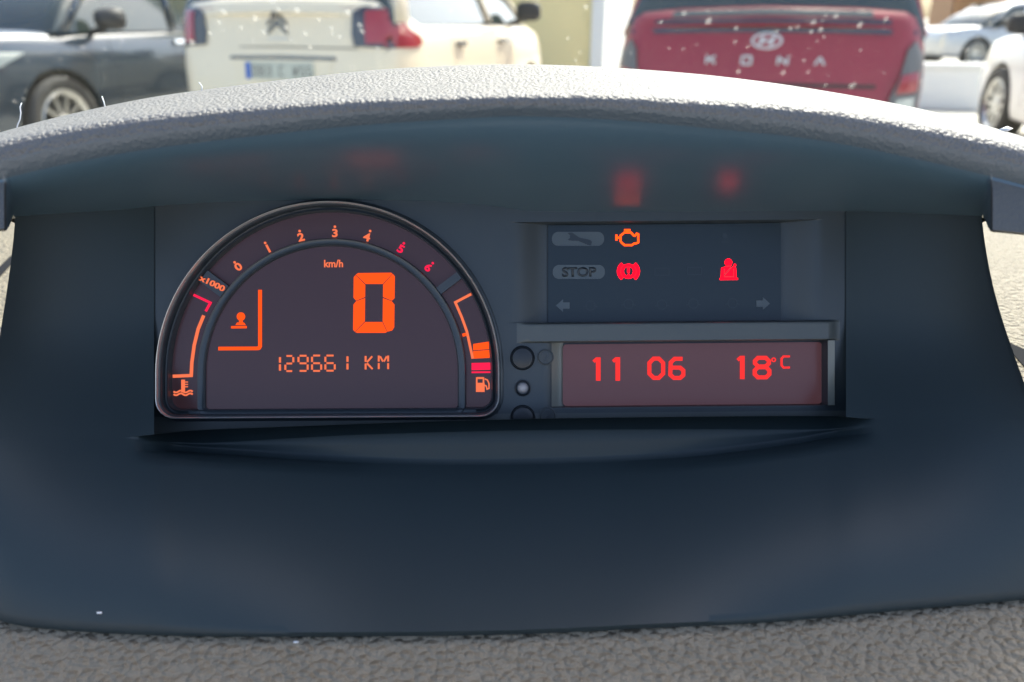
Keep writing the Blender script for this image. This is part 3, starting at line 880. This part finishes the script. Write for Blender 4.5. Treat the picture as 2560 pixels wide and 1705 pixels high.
def car(label, loc, rz, paint, L=4.1, W=1.76, H=1.52, belt=0.98, floor=0.22, rear_top=1.02, nose=0.86, wr=0.325, front_ax=None, rear_ax=0.68, rear_glass_top=1.48, rear_round=0.16, hood_len=1.0, tail_slope=0.10, group='parked cars beyond the windscreen'):
    """car with its tail at local y=0 and its nose at y=L; returns the root and a projector for details"""
    root = thing('parked_car', label, 'car', loc, rz, group)
    hw = W / 2
    front_ax = front_ax or L - 0.82
    # lower body: stations along the length
    st_ = []
    for y, wk, zf, zt in ((0.0, 0.80, floor + .16, rear_top - .10), (0.015, 0.86, floor + .12, rear_top - .05), (0.05, 0.915, floor + .07, rear_top - .015), (0.12, 0.955, floor + .03, rear_top),
                          (0.25, 0.985, floor, lerp(rear_top, belt, .3)), (0.5, 1.0, floor - .02, belt + .01), (0.9, 1.0, floor - .03, belt), (1.5, 1.0, floor - .03, belt - .01), (2.2, 1.0, floor - .03, belt - .02),
                          (L - hood_len - .25, 0.995, floor - .03, belt - .02), (L - hood_len, 0.99, floor - .03, belt - .03), (L - hood_len * .6, 0.975, floor - .02, lerp(belt, nose, .45)), (L - hood_len * .3, 0.94, floor, lerp(belt, nose, .8)),
                          (L - .12, 0.88, floor + .02, nose - .02), (L - .04, 0.80, floor + .06, nose - .08), (L, 0.70, floor + .14, nose - .18)):
        st_.append((y, wk, zf, zt))
    def section(y, wk, zf, zt):
        w_ = hw * wk; P = []
        h_ = zt - zf
        prof = [(0.0, 0.0), (0.55, 0.0), (0.86, 0.015), (0.955, 0.07), (0.985, 0.18), (1.0, 0.36), (1.0, 0.52), (0.992, 0.64), (0.975, 0.76), (0.955, 0.87), (0.925, 0.945), (0.86, 0.985), (0.6, 1.005), (0.0, 1.02)]
        for a, b in prof: P.append((a * w_, zf + b * h_))
        return P
    v, f = [], []
    # smooth resample along y
    ys = []
    for i in range(len(st_) - 1):
        k = max(1, int((st_[i + 1][0] - st_[i][0]) / 0.12))
        for q in range(k): ys.append(lerp(st_[i][0], st_[i + 1][0], q / k))
    ys.append(L)
    for y in ys:
        wk = interp([(s[0], s[1]) for s in st_], y); zf = interp([(s[0], s[2]) for s in st_], y); zt = interp([(s[0], s[3]) for s in st_], y)
        sec = section(y, wk, zf, zt)
        ring = [(x, z) for x, z in sec] + [(-x, z) for x, z in sec[-2:0:-1]]
        for x, z in ring:
            # tail leans forward above the crease
            sh = tail_slope * max(0.0, (z - 0.75) / 0.4) * max(0.0, 1 - y / 0.6) + 0.05 * max(0.0, (0.62 - z) / 0.4) * max(0, 1 - y / 0.5) * -1
            bow = 0.10 * (x / hw) ** 2 * max(0.0, 1 - y / 0.8)
            v.append((x, y + sh + bow, z))
    m_ = len(ring)
    for i in range(len(ys) - 1):
        for k in range(m_):
            j = (k + 1) % m_
            f.append((i * m_ + k, i * m_ + j, (i + 1) * m_ + j, (i + 1) * m_ + k))
    f.append(tuple(range(m_))); f.append(tuple(reversed(range((len(ys) - 1) * m_, len(ys) * m_))))
    body = mesh('body', v, f, paint, root, keep=False, fix=True)
    bv_ = BVHTree.FromPolygons([tuple(x.co) for x in body.data.vertices], [tuple(p.vertices) for p in body.data.polygons])
    # wheel openings
    cb = bmesh.new()
    for ya in (rear_ax, front_ax):
        for s in (-1, 1):
            mtx = Matrix.Translation((s * (hw - 0.08), ya, wr)) @ Matrix.Rotation(R(90), 4, 'Y')
            bmesh.ops.create_cone(cb, cap_ends=True, segments=36, radius1=wr + 0.055, radius2=wr + 0.055, depth=0.42, matrix=mtx)
    cm = bpy.data.meshes.new('cut'); cb.to_mesh(cm); cb.free()
    co = bpy.data.objects.new('cut', cm); COL.objects.link(co)
    co.matrix_world = Matrix.Translation(loc) @ Matrix.Rotation(rz, 4, 'Z')
    bpy.context.view_layer.update()
    md = body.modifiers.new('arch', 'BOOLEAN'); md.object = co; md.operation = 'DIFFERENCE'; md.solver = 'EXACT'
    dg = bpy.context.evaluated_depsgraph_get(); dg.update()
    nm = bpy.data.meshes.new_from_object(body.evaluated_get(dg))
    body.modifiers.clear(); body.data = nm; nm.name = 'body'
    if not nm.materials: nm.materials.append(paint)
    bpy.data.objects.remove(co)
    sharp(body, 38)
    # greenhouse
    gv, gf = [], []
    y_r = 0.12 + tail_slope; y_f = L - hood_len + 0.12
    gs = [(y_r, .90, rear_top + .0), (y_r + .06, .88, lerp(rear_top, H, .30)), (y_r + .16, .855, lerp(rear_top, H, .72)), (y_r + .30, .83, H - .04), (y_r + .6, .82, H - .005), (1.5, .82, H), (2.0, .815, H - .01), (y_f - .75, .80, H - .06), (y_f - .35, .84, lerp(belt, H, .5)), (y_f, .88, belt - .04)]
    for y, wk, zt in gs:
        zb = belt - 0.05
        zt = max(zt, zb + 0.01)
        t = (zt - zb) / (H - zb)
        wb, wt = hw * 0.93, hw * lerp(0.93, 0.70, t)
        for x, z in ((wb, zb), (lerp(wb, wt, .5) + .012, lerp(zb, zt, .5)), (wt, zt - .05 * t), (wt * .86, zt - .008 * t), (0, zt + .012 * t), (-wt * .86, zt - .008 * t), (-wt, zt - .05 * t), (-lerp(wb, wt, .5) - .012, lerp(zb, zt, .5)), (-wb, zb)):
            gv.append((x, y, z))
    for i in range(len(gs) - 1):
        for k in range(8): gf.append((i * 9 + k, i * 9 + k + 1, (i + 1) * 9 + k + 1, (i + 1) * 9 + k))
    gf.append(tuple(range(9))); gf.append(tuple(range((len(gs) - 1) * 9, len(gs) * 9))[::-1])
    gl = mesh('window_glass', gv, gf, M['carglass'], root, keep=False, fix=True)
    # roof skin and pillars, a little proud of the glass
    rv, rf = [], []
    for y, wk, zt in gs[2:8]:
        zb = belt - 0.05; t = (zt - zb) / (H - zb); wt = hw * lerp(0.93, 0.70, t)
        for x, z in ((wt + .012, zt - .075 * t), (wt + .006, zt - .04 * t), (wt * .86, zt + .006), (0, zt + .026 * t), (-wt * .86, zt + .006), (-wt - .006, zt - .04 * t), (-wt - .012, zt - .075 * t)): rv.append((x, y, z))
    for i in range(5):
        for k in range(6): rf.append((i * 7 + k, i * 7 + k + 1, (i + 1) * 7 + k + 1, (i + 1) * 7 + k))
    mesh('roof', rv, rf, paint, root, keep=False, fix=True)
    def pillar(y0, y1, wd0, s):
        zb = belt - 0.03; z1 = H - 0.07
        a = Vector((s * (hw * 0.93 + .012), y0, zb)); b = Vector((s * (hw * 0.72 + .016), y1, z1))
        m1 = (a + b) / 2 + Vector((s * .02, 0, 0))
        pv, pf = [], []
        for p in (a, m1, b):
            pv += [p + Vector((0, -wd0, 0)), p + Vector((0, wd0, 0)), p + Vector((-s * .03, wd0, 0)), p + Vector((-s * .03, -wd0, 0))]
        for i in range(2):
            for k in range(4): pf.append((i * 4 + k, i * 4 + (k + 1) % 4, i * 4 + 4 + (k + 1) % 4, i * 4 + 4 + k))
        pf += [(0, 1, 2, 3), (11, 10, 9, 8)]
        mesh('pillar', pv, pf, paint, root, keep=False, fix=True)
    for s in (-1, 1):
        pillar(y_r + .10, y_r + .34, .10, s)
        pillar(2.05, 1.95, .045, s)
        pillar(y_f - .12, y_f - .78, .04, s)
    # wheels
    wheel0 = None
    for ya in (rear_ax, front_ax):
        for s in (-1, 1):
            wv, wf = [], []
            n_ = 40
            pr = [(0.60, -.10), (0.66, -.02), (0.72, .0), (0.90, .012), (0.97, .0), (1.0, -.03), (1.0, -.17), (0.95, -.2), (0.60, -.2)]
            for rk, xo in pr:
                for k in range(n_):
                    an = 2 * math.pi * k / n_
                    wv.append((s * xo, wr * rk * math.cos(an), wr * rk * math.sin(an)))
            for q in range(len(pr) - 1):
                for k in range(n_):
                    j = (k + 1) % n_
                    wf.append((q * n_ + k, q * n_ + j, (q + 1) * n_ + j, (q + 1) * n_ + k))
            ctr = Vector((s * (hw - 0.015), ya, wr))
            wv = [Vector(p) + ctr for p in wv]
            wh = mesh('wheel', wv, wf, M['tyre'], root, keep=False, fix=True)
            rv, rf = [], []
            pr = [(0.0, -.02), (0.10, -.018), (0.12, -.03), (0.16, -.035)]
            def ring_part(prof):
                o_ = len(rv)
                for rk, xo in prof:
                    for k in range(n_):
                        an = 2 * math.pi * k / n_
                        rv.append(ctr + Vector((s * xo, wr * rk * math.cos(an), wr * rk * math.sin(an))))
                for q in range(len(prof) - 1):
                    for k in range(n_):
                        j = (k + 1) % n_
                        rf.append((o_ + q * n_ + k, o_ + q * n_ + j, o_ + (q + 1) * n_ + j, o_ + (q + 1) * n_ + k))
            ring_part([(0.60, -.10), (0.60, -.02), (0.645, -.004), (0.67, -.012), (0.69, .0), (0.72, -.002)])
            ring_part([(0.001, -.02), (0.13, -.02), (0.16, -.03), (0.16, -.08)])
            for q in range(10):
                an = 2 * math.pi * q / 10
                c_, s_ = math.cos(an), math.sin(an)
                o_ = len(rv)
                for rk, wd_, xo in ((0.12, .055, -.03), (0.62, .045, -.018)):
                    for sg_ in (-1, 1):
                        for dx in (0, -.05):
                            rv.append(ctr + Vector((s * (xo + dx), wr * (rk * c_ - sg_ * wd_ * s_), wr * (rk * s_ + sg_ * wd_ * c_))))
                rf += [(o_ + a, o_ + b, o_ + c, o_ + d) for a, b, c, d in ((0, 2, 6, 4), (1, 5, 7, 3), (0, 4, 5, 1), (2, 3, 7, 6))]
            mesh('rim', rv, rf, M['alloy'], wh, keep=False, smooth=False, fix=True)
            dv = [ctr + Vector((-s * .115, wr * .64 * math.cos(2*math.pi*k/24), wr * .64 * math.sin(2*math.pi*k/24))) for k in range(24)]
            dv += [p + Vector((-s * .01, 0, 0)) for p in dv]
            mesh('hub_backing', dv, [tuple(range(24)), tuple(range(47, 23, -1))] + [(k, (k+1) % 24, 24 + (k+1) % 24, 24 + k) for k in range(24)], M['trim'], wh, keep=False, smooth=False, fix=True)
    # mirrors
    for s in (-1, 1):
        mv, mf = [], []
        c0 = Vector((s * (hw + .10), y_f - .42, belt + .05))
        for rk, yo in ((0.5, -.09), (0.92, -.085), (1.0, -.05), (0.95, .0), (0.7, .06), (0.2, .085)):
            for k in range(16):
                an = 2 * math.pi * k / 16
                ex = lambda q: math.copysign(abs(q) ** 0.6, q)
                mv.append(c0 + Vector((ex(math.cos(an)) * .115 * rk, yo, ex(math.sin(an)) * .085 * rk)))
        for q in range(5):
            for k in range(16):
                j = (k + 1) % 16; mf.append((q * 16 + k, q * 16 + j, q * 16 + 16 + j, q * 16 + 16 + k))
        mf += [tuple(range(16)), tuple(range(95, 79, -1))]
        # stalk
        o_ = len(mv)
        for p in ((s * (hw - .10), 0, -.07), (s * (hw + .06), 0, -.04)):
            for dy, dz in ((-.02, -.02), (.02, -.02), (.02, .02), (-.02, .02)): mv.append(Vector((p[0], y_f - .42 + dy, belt + .02 + p[2] + dz)))
        for k in range(4): mf.append((o_ + k, o_ + (k + 1) % 4, o_ + 4 + (k + 1) % 4, o_ + 4 + k))
        mesh('door_mirror', mv, mf, M['trim'], root, keep=False, fix=True)
    # projector: outline patches laid on the body from a side
    def patch(name, outline, mt, side='rear', t=0.006, parent=None, rings=5, into=0.01):
        """outline in (x, z) for rear/front, (y, z) for left/right, wrapped on the body with thickness t"""
        cx = sum(p[0] for p in outline) / len(outline); cz = sum(p[1] for p in outline) / len(outline)
        def proj(a, z, off):
            if side == 'rear': o_, d_ = Vector((a, -2, z)), Vector((0, 1, 0))
            elif side == 'front': o_, d_ = Vector((a, L + 2, z)), Vector((0, -1, 0))
            elif side == 'right': o_, d_ = Vector((3, a, z)), Vector((-1, 0, 0))
            else: o_, d_ = Vector((-3, a, z)), Vector((1, 0, 0))
            h = bv_.ray_cast(o_, d_)
            if h[0] is None: h = bv_.find_nearest(o_ + d_ * 2.02)
            return h[0] - d_ * off
        V_, F_ = [], []
        n_ = len(outline)
        V_.append(proj(cx, cz, t))
        for r_ in range(1, rings + 1):
            k = r_ / rings
            for a, z in outline: V_.append(proj(lerp(cx, a, k), lerp(cz, z, k), t))
        for a, z in outline: V_.append(proj(a, z, -into))
        for k in range(n_):
            j = (k + 1) % n_
            F_.append((0, 1 + k, 1 + j))
            for r_ in range(rings):
                F_.append((1 + r_ * n_ + k, 1 + (r_ + 1) * n_ + k, 1 + (r_ + 1) * n_ + j, 1 + r_ * n_ + j))
        return sharp(mesh(name, V_, F_, mt, parent or root, keep=False, fix=True), 60)
    return root, patch

def sub(poly, n=4):
    out = []
    for i in range(len(poly)):
        a, b = poly[i], poly[(i + 1) % len(poly)]
        for k in range(n): out.append((lerp(a[0], b[0], k / n), lerp(a[1], b[1], k / n)))
    return out
def rr(x0, z0, x1, z1, r=0.02, n=3, s=3):
    p = []
    for cx, cz, a in ((x1 - r, z1 - r, 0), (x0 + r, z1 - r, 90), (x0 + r, z0 + r, 180), (x1 - r, z0 + r, 270)):
        for i in range(n + 1): p.append((cx + r * math.cos(R(a + 90 * i / n)), cz + r * math.sin(R(a + 90 * i / n))))
    return sub(p, 2) if s > 1 else p
def band(pts, wd): # thin strip outline along points
    up = [(x, z + wd / 2) for x, z in pts]; dn = [(x, z - wd / 2) for x, z in reversed(pts)]
    return sub(up + dn, 2)
def paint(name, col, rough=0.35, coat=0.9, metal=0.0):
    return mat(name, col, rough, metal, 0.5, var=0.04, coat=coat, varscale=3)

# --- red crossover
YAWK = -R(17)
redm = paint('crimson_paint', (0.30, 0.016, 0.036), 0.4, 0.5, 0.2)
kx, ky = 1.45, 4.72
kona, kp = car('crimson crossover seen from behind with silver oval badge and spaced letters', (kx, ky, 0), YAWK, redm, L=4.3, W=1.83, H=1.58, belt=1.03, floor=0.30, rear_top=1.15, nose=0.98, wr=0.34, rear_ax=0.82, tail_slope=0.10)
kp('rear_window', rr(-0.58, 1.165, 0.58, 1.30, 0.03), M['carglass'], 'rear', 0.004)
for z, wd in ((1.080, 0.022), (1.030, 0.026)):
    kp('light_bar', band([(-0.80, z - .01), (-0.5, z), (0, z + .004), (0.5, z), (0.80, z - .01)], wd), M['lampsmoke'], 'rear', 0.005)
kp('bumper_crease', band([(-0.62, 0.735), (0, 0.735), (0.62, 0.735)], 0.02), M['crease'], 'rear', 0.002)
kp('bumper_insert', rr(-0.60, 0.36, 0.60, 0.56, 0.04), M['trim'], 'rear', 0.008)
for s in (-1, 1):
    kp('corner_cladding', sub([(s * 0.70, 0.56), (s * 0.70, 0.68), (s * 0.735, 0.78), (s * 0.76, 0.93), (s * 0.80, 0.98), (s * 0.86, 0.90), (s * 0.875, 0.70), (s * 0.87, 0.52), (s * 0.80, 0.50)], 3), M['cladding'], 'rear', 0.018)
    kp('tail_lamp', sub([(s * 0.725, 0.70), (s * 0.745, 0.80), (s * 0.845, 0.82), (s * 0.85, 0.71)], 4), M['lampred'], 'rear', 0.026)
    kp('reverse_lamp', sub([(s * 0.735, 0.58), (s * 0.735, 0.67), (s * 0.84, 0.685), (s * 0.84, 0.59)], 4), M['lampclear'], 'rear', 0.026)
    kp('tailgate_gap', band([(s * 0.60, 0.74), (s * 0.605, 0.745)], 0.006), M['crease'], 'rear', 0.001)
# oval badge: ring and slanted H
def oval_badge(kp, root, cx, cz):
    n_ = 36
    o_ = kp('oval_badge', [(cx + 0.088 * math.cos(2*math.pi*i/n_), cz + 0.046 * math.sin(2*math.pi*i/n_)) for i in range(n_)], M['badge'], 'rear', 0.010)
    kp('badge_field', [(cx + 0.073 * math.cos(2*math.pi*i/n_), cz + 0.034 * math.sin(2*math.pi*i/n_)) for i in range(n_)], redm, 'rear', 0.012)
    for x0, z0, x1, z1 in ((-.040, -.024, -.022, .026), (.022, -.026, .040, .024), (-.031, -.005, .031, .005)):
        kp('badge_bar', sub([(cx + x0 - .010, cz + z0), (cx + x0 + .010, cz + z0), (cx + x1 + .010, cz + z1), (cx + x1 - .010, cz + z1)] if abs(x1 - x0) < .03 else
                            [(cx + x0, cz + z0 - .007), (cx + x1, cz + z1 - .007), (cx + x1, cz + z1 + .007), (cx + x0, cz + z0 + .007)], 3), M['badge'], 'rear', 0.0145 if abs(x1 - x0) < .03 else 0.0138, rings=2)
oval_badge(kp, kona, 0.0, 0.975)
STROKES = {'K': [[(-.5, -.5), (-.5, .5)], [(-.5, -.05), (.45, .5)], [(-.15, .1), (.5, -.5)]], 'O': [[(-.5, -.5), (-.5, .5), (.5, .5), (.5, -.5), (-.5, -.5)]], 'N': [[(-.5, -.5), (-.5, .5), (.5, -.5), (.5, .5)]], 'A': [[(-.5, -.5), (0, .5), (.5, -.5)]]}
for i, ch in enumerate('KONA'):
    cx = (-1.5 + i) * 0.203
    for ln in STROKES[ch]:
        for a, b in zip(ln, ln[1:]):
            x0, z0, x1, z1 = cx + a[0] * .052, 0.868 + a[1] * .042, cx + b[0] * .052, 0.868 + b[1] * .042
            dx, dz = x1 - x0, z1 - z0; l_ = math.hypot(dx, dz); nx_, nz_ = -dz / l_ * .006, dx / l_ * .006
            kp('badge_letter_stroke', sub([(x0 + nx_, z0 + nz_), (x0 - nx_, z0 - nz_), (x1 - nx_, z1 - nz_), (x1 + nx_, z1 + nz_)], 2), M['badge'], 'rear', 0.008, rings=1)

# --- beige hatchback
YAWB = -R(17)
begm = paint('champagne_beige_paint', (0.77, 0.675, 0.50), 0.38, 0.7)
beige, bp_ = car('champagne beige hatchback seen from behind with chevron badge and red tail lamps', (-1.57, 5.40, 0), YAWB, begm, L=4.05, W=1.74, H=1.55, belt=1.10, floor=0.26, rear_top=1.22, nose=0.95, wr=0.32, rear_ax=0.70, tail_slope=0.06)
for s in (-1, 1):
    bp_('tail_lamp', sub([(s * 0.56, 0.93), (s * 0.545, 1.0), (s * 0.555, 1.13), (s * 0.62, 1.165), (s * 0.845, 1.165), (s * 0.868, 1.0), (s * 0.865, 0.93), (s * 0.80, 0.915)], 4), M['lampsmoke'], 'rear', 0.014)
    bp_('tail_lamp_lens', sub([(s * 0.645, 0.945), (s * 0.64, 1.14), (s * 0.842, 1.15), (s * 0.862, 0.95)], 4), M['lampred'], 'rear', 0.022)
    bp_('side_lamp', sub([(0.10, 0.92), (0.10, 1.16), (0.20, 1.15), (0.34, 1.03), (0.50, 0.98), (0.50, 0.93), (0.40, 0.915)], 4), M['lampred'], 'right' if s > 0 else 'left', 0.012)
    sd_ = 'right' if s > 0 else 'left'
    bp_('door_gap', sub([(1.10, 0.35), (1.10, 1.02), (1.108, 1.02), (1.108, 0.35)], 4), M['crease'], sd_, 0.001)
    bp_('door_gap', sub([(2.15, 0.35), (2.15, 1.02), (2.158, 1.02), (2.158, 0.35)], 4), M['crease'], sd_, 0.001)
    bp_('door_handle', rr(1.16, 0.90, 1.34, 0.935, 0.015), M['darkbadge'], sd_, 0.03)
    bp_('door_handle', rr(2.20, 0.89, 2.38, 0.925, 0.015), M['darkbadge'], sd_, 0.03)
    bp_('sill_trim', sub([(1.05, 0.30), (1.05, 0.38), (2.85, 0.38), (2.85, 0.30)], 5), M['trim'], sd_, 0.008)
    bp_('reflector', rr(s * 0.70 - .07, 0.505, s * 0.70 + .07, 0.60, 0.03), M['trim'], 'rear', 0.012)
bp_('tailgate_recess', sub([(-0.34, 0.64), (-0.37, 0.85), (0.40, 0.85), (0.33, 0.64)], 5), begm, 'rear', 0.001)
bp_('tailgate_edge', band([(-0.38, 0.85), (0, 0.855), (0.42, 0.85)], 0.022), M['darkbadge'], 'rear', 0.004)
bp_('crease', band([(-0.58, 0.915), (0, 0.922), (0.58, 0.915)], 0.006), M['crease'], 'rear', 0.0005)
bp_('bumper_insert', rr(-0.60, 0.30, 0.60, 0.50, 0.05), M['trim'], 'rear', 0.012)
pl_ = bp_('number_plate', rr(-0.26, 0.715, 0.26, 0.825, 0.01, 2), M['platew'], 'rear', 0.012)
bp_('plate_band', rr(-0.258, 0.717, -0.218, 0.823, 0.006, 2), M['plateb'], 'rear', 0.015)
def zig(cx, cz, a, b, wd):
    return sub([(cx - a, cz - b), (cx - a, cz - b + wd), (cx, cz + wd), (cx + a, cz - b + wd), (cx + a, cz - b), (cx, cz)], 3)
PL = {'0': [(-.5, -.5), (-.5, .5), (.5, .5), (.5, -.5), (-.5, -.5)], '8': [(-.5, 0), (.5, 0), (.5, .5), (-.5, .5), (-.5, -.5), (.5, -.5), (.5, 0)], '3': [(-.5, .5), (.5, .5), (.5, 0), (-.3, 0), (.5, 0), (.5, -.5), (-.5, -.5)],
      'C': [(.5, .5), (-.5, .5), (-.5, -.5), (.5, -.5)], 'W': [(-.5, .5), (-.25, -.5), (0, .2), (.25, -.5), (.5, .5)], 'S': [(.5, .5), (-.5, .5), (-.5, 0), (.5, 0), (.5, -.5), (-.5, -.5)]}
for i, ch in enumerate('083 C WSS'):
    if ch == ' ': continue
    cx = -0.185 + i * 0.0515
    for a, b in zip(PL[ch], PL[ch][1:]):
        x0, z0, x1, z1 = cx + a[0] * .030, 0.77 + a[1] * .062, cx + b[0] * .030, 0.77 + b[1] * .062
        dx, dz = x1 - x0, z1 - z0; l_ = math.hypot(dx, dz); nx_, nz_ = -dz / l_ * .0045, dx / l_ * .0045
        bp_('plate_stroke', sub([(x0 + nx_, z0 + nz_), (x0 - nx_, z0 - nz_), (x1 - nx_, z1 - nz_), (x1 + nx_, z1 + nz_)], 1), M['platek'], 'rear', 0.0145, rings=1)
for dz in (0.0, 0.052):
    for s in (-1, 1):
        bp_('chevron_badge', sub([(s * 0.001, 1.055 + dz), (s * 0.001, 1.087 + dz), (s * 0.072, 1.022 + dz), (s * 0.072, 0.996 + dz)], 3), M['darkbadge'], 'rear', 0.012, rings=2)
bp_('model_lettering', rr(-0.075, 0.962, 0.075, 0.975, 0.004, 2), M['badge'], 'rear', 0.006)

# --- dark car nosing in
YAWD = R(165)
darkm = paint('dark_slate_paint', (0.035, 0.055, 0.08), 0.22, 1.0, 0.3)
Ld = 4.4; fax = Ld - 0.86
# front-left wheel of that car stands at (-3.45, 6.2): solve for its tail position
def place(lx, ly, rz, wx, wy):
    c_, s_ = math.cos(rz), math.sin(rz)
    return (wx - (lx * c_ - ly * s_), wy - (lx * s_ + ly * c_), 0)
dk, dp_ = car('dark slate blue car with ten-spoke alloy wheel and black door mirror', place(-0.9, fax, YAWD, -3.45, 6.22), YAWD, darkm, L=Ld, W=1.82, H=1.60, belt=1.04, floor=0.28, rear_top=1.12, nose=1.0, wr=0.345, front_ax=fax, rear_ax=0.84, hood_len=1.05)
for s in (-1, 1):
    sd_ = 'right' if s > 0 else 'left'
    dp_('headlamp', sub([(s * 0.50, 0.74), (s * 0.50, 0.84), (s * 0.72, 0.90), (s * 0.80, 0.86), (s * 0.78, 0.76)], 4), M['lampclear'], 'front', 0.012)
    dp_('headlamp_side', sub([(Ld - .62, 0.86), (Ld - .35, 0.76), (Ld - .25, 0.78), (Ld - .30, 0.88)], 4), M['lampclear'], sd_, 0.010)
    for y in (fax - .62, fax - 1.65):
        dp_('door_gap', sub([(y, 0.36), (y, 0.98), (y + .008, 0.98), (y + .008, 0.36)], 4), M['crease'], sd_, 0.001)
    dp_('door_handle', rr(fax - 1.60, 0.88, fax - 1.42, 0.915, 0.015), M['chrome'], sd_, 0.03)
    dp_('sill_trim', sub([(1.30, 0.27), (1.30, 0.36), (fax - .45, 0.36), (fax - .45, 0.27)], 5), M['trim'], sd_, 0.008)
dp_('grille', rr(-0.45, 0.48, 0.45, 0.72, 0.05), M['trim'], 'front', 0.010)

# --- white car on the right, nose away
YAWW = -R(10)
whm = paint('white_paint', (0.78, 0.78, 0.76), 0.3, 0.8)
Lw = 4.1; fw = Lw - 0.82
wc, wp_ = car('white car standing nose away beside the red crossover, only front wheel and wing showing', place(-0.87, fw, YAWW, 4.62, 7.75), YAWW, whm, L=Lw, W=1.76, H=1.50, belt=1.0, rear_top=1.05, nose=0.9, wr=0.33, front_ax=fw)
for s in (-1, 1):
    sd_ = 'right' if s > 0 else 'left'
    wp_('door_gap', sub([(fw - .6, 0.36), (fw - .6, 0.98), (fw - .592, 0.98), (fw - .592, 0.36)], 4), M['crease'], sd_, 0.001)
    wp_('tail_lamp', rr(s * 0.66 - .12, 0.80, s * 0.66 + .12, 0.95, 0.03), M['lampred'], 'rear', 0.012)
# --- far silver car seen from its side
slm = paint('silver_paint', (0.55, 0.56, 0.57), 0.3, 0.8, 0.3)
fc, fp_ = car('small distant silver car parked side-on beyond the white block', (13.9, 20.6, 0), R(98), slm, L=4.0, W=1.72, H=1.46, belt=0.95)
for s in (-1, 1):
    sd_ = 'right' if s > 0 else 'left'
    fp_('sill_trim', sub([(1.0, 0.24), (1.0, 0.50), (2.8, 0.50), (2.8, 0.24)], 4), M['trim'], sd_, 0.008)

# ================================================================== BUILDINGS AND BLOCK
def boxmesh(name, x0, x1, y0, y1, z0, z1, mt, parent, bev=0.01):
    bm = bmesh.new(); bmesh.ops.create_cube(bm, size=1)
    for v in bm.verts: v.co = ((x0 + x1) / 2 + v.co.x * (x1 - x0), (y0 + y1) / 2 + v.co.y * (y1 - y0), (z0 + z1) / 2 + v.co.z * (z1 - z0))
    bmesh.ops.bevel(bm, geom=bm.edges[:], offset=bev, segments=2, affect='EDGES')
    me = bpy.data.meshes.new(name); bm.to_mesh(me); bm.free()
    return link(name, me, mt, parent, smooth=False, keep=False)
creamm = mat('cream_render', (0.90, 0.74, 0.38), 0.9, var=0.06, varscale=1.5, bump=('noise', 60, 0.004, 0.3))
whitew = mat('white_render', (0.80, 0.79, 0.75), 0.85, var=0.03, varscale=2)
hb = thing('rendered_building', 'cream rendered building wall with white corner pilaster between the two parked cars', 'building', (-3.0, 13.2, 0), -R(15))
boxmesh('wall', -9, 4.30, 0, 3, 0, 5, creamm, hb)
boxmesh('pilaster', 4.31, 4.50, -0.10, 3.0, 0, 5, whitew, hb)
boxmesh('plinth', -9, 4.29, -0.06, -0.001, 0, 0.35, whitew, hb)
woodm = mat('orange_timber', (0.52, 0.27, 0.12), 0.7, var=0.2, varscale=2)
sb = thing('slatted_building', 'far building clad in vertical orange timber slats', 'building', (19.2, 30.0, 0), -R(12))
boxmesh('wall', -3.2, 6, 0.12, 3, 0, 6, mat('brown_backing', (0.30, 0.17, 0.09), 0.8), sb)
sl = boxmesh('slat', -3.1, -2.98, 0, 0.119, 0.9, 6, woodm, sb, 0.008)
for i in range(1, 40):
    c = sl.copy(); COL.objects.link(c); c.parent = sb; c.location = (i * 0.2, 0, 0)
boxmesh('base_course', -3.2, 6, -0.02, 0.118, 0, 0.86, whitew, sb)
lw_ = thing('concrete_block', 'low white concrete block wall standing between red crossover and white car', 'low wall', (5.55, 10.4, 0), -R(14))
boxmesh('block', -0.6, 0.45, 0, 0.30, 0, 0.50, whitew, lw_, 0.015)
boxmesh('coping', -0.63, 0.48, -0.03, 0.33, 0.502, 0.56, whitew, lw_, 0.01)
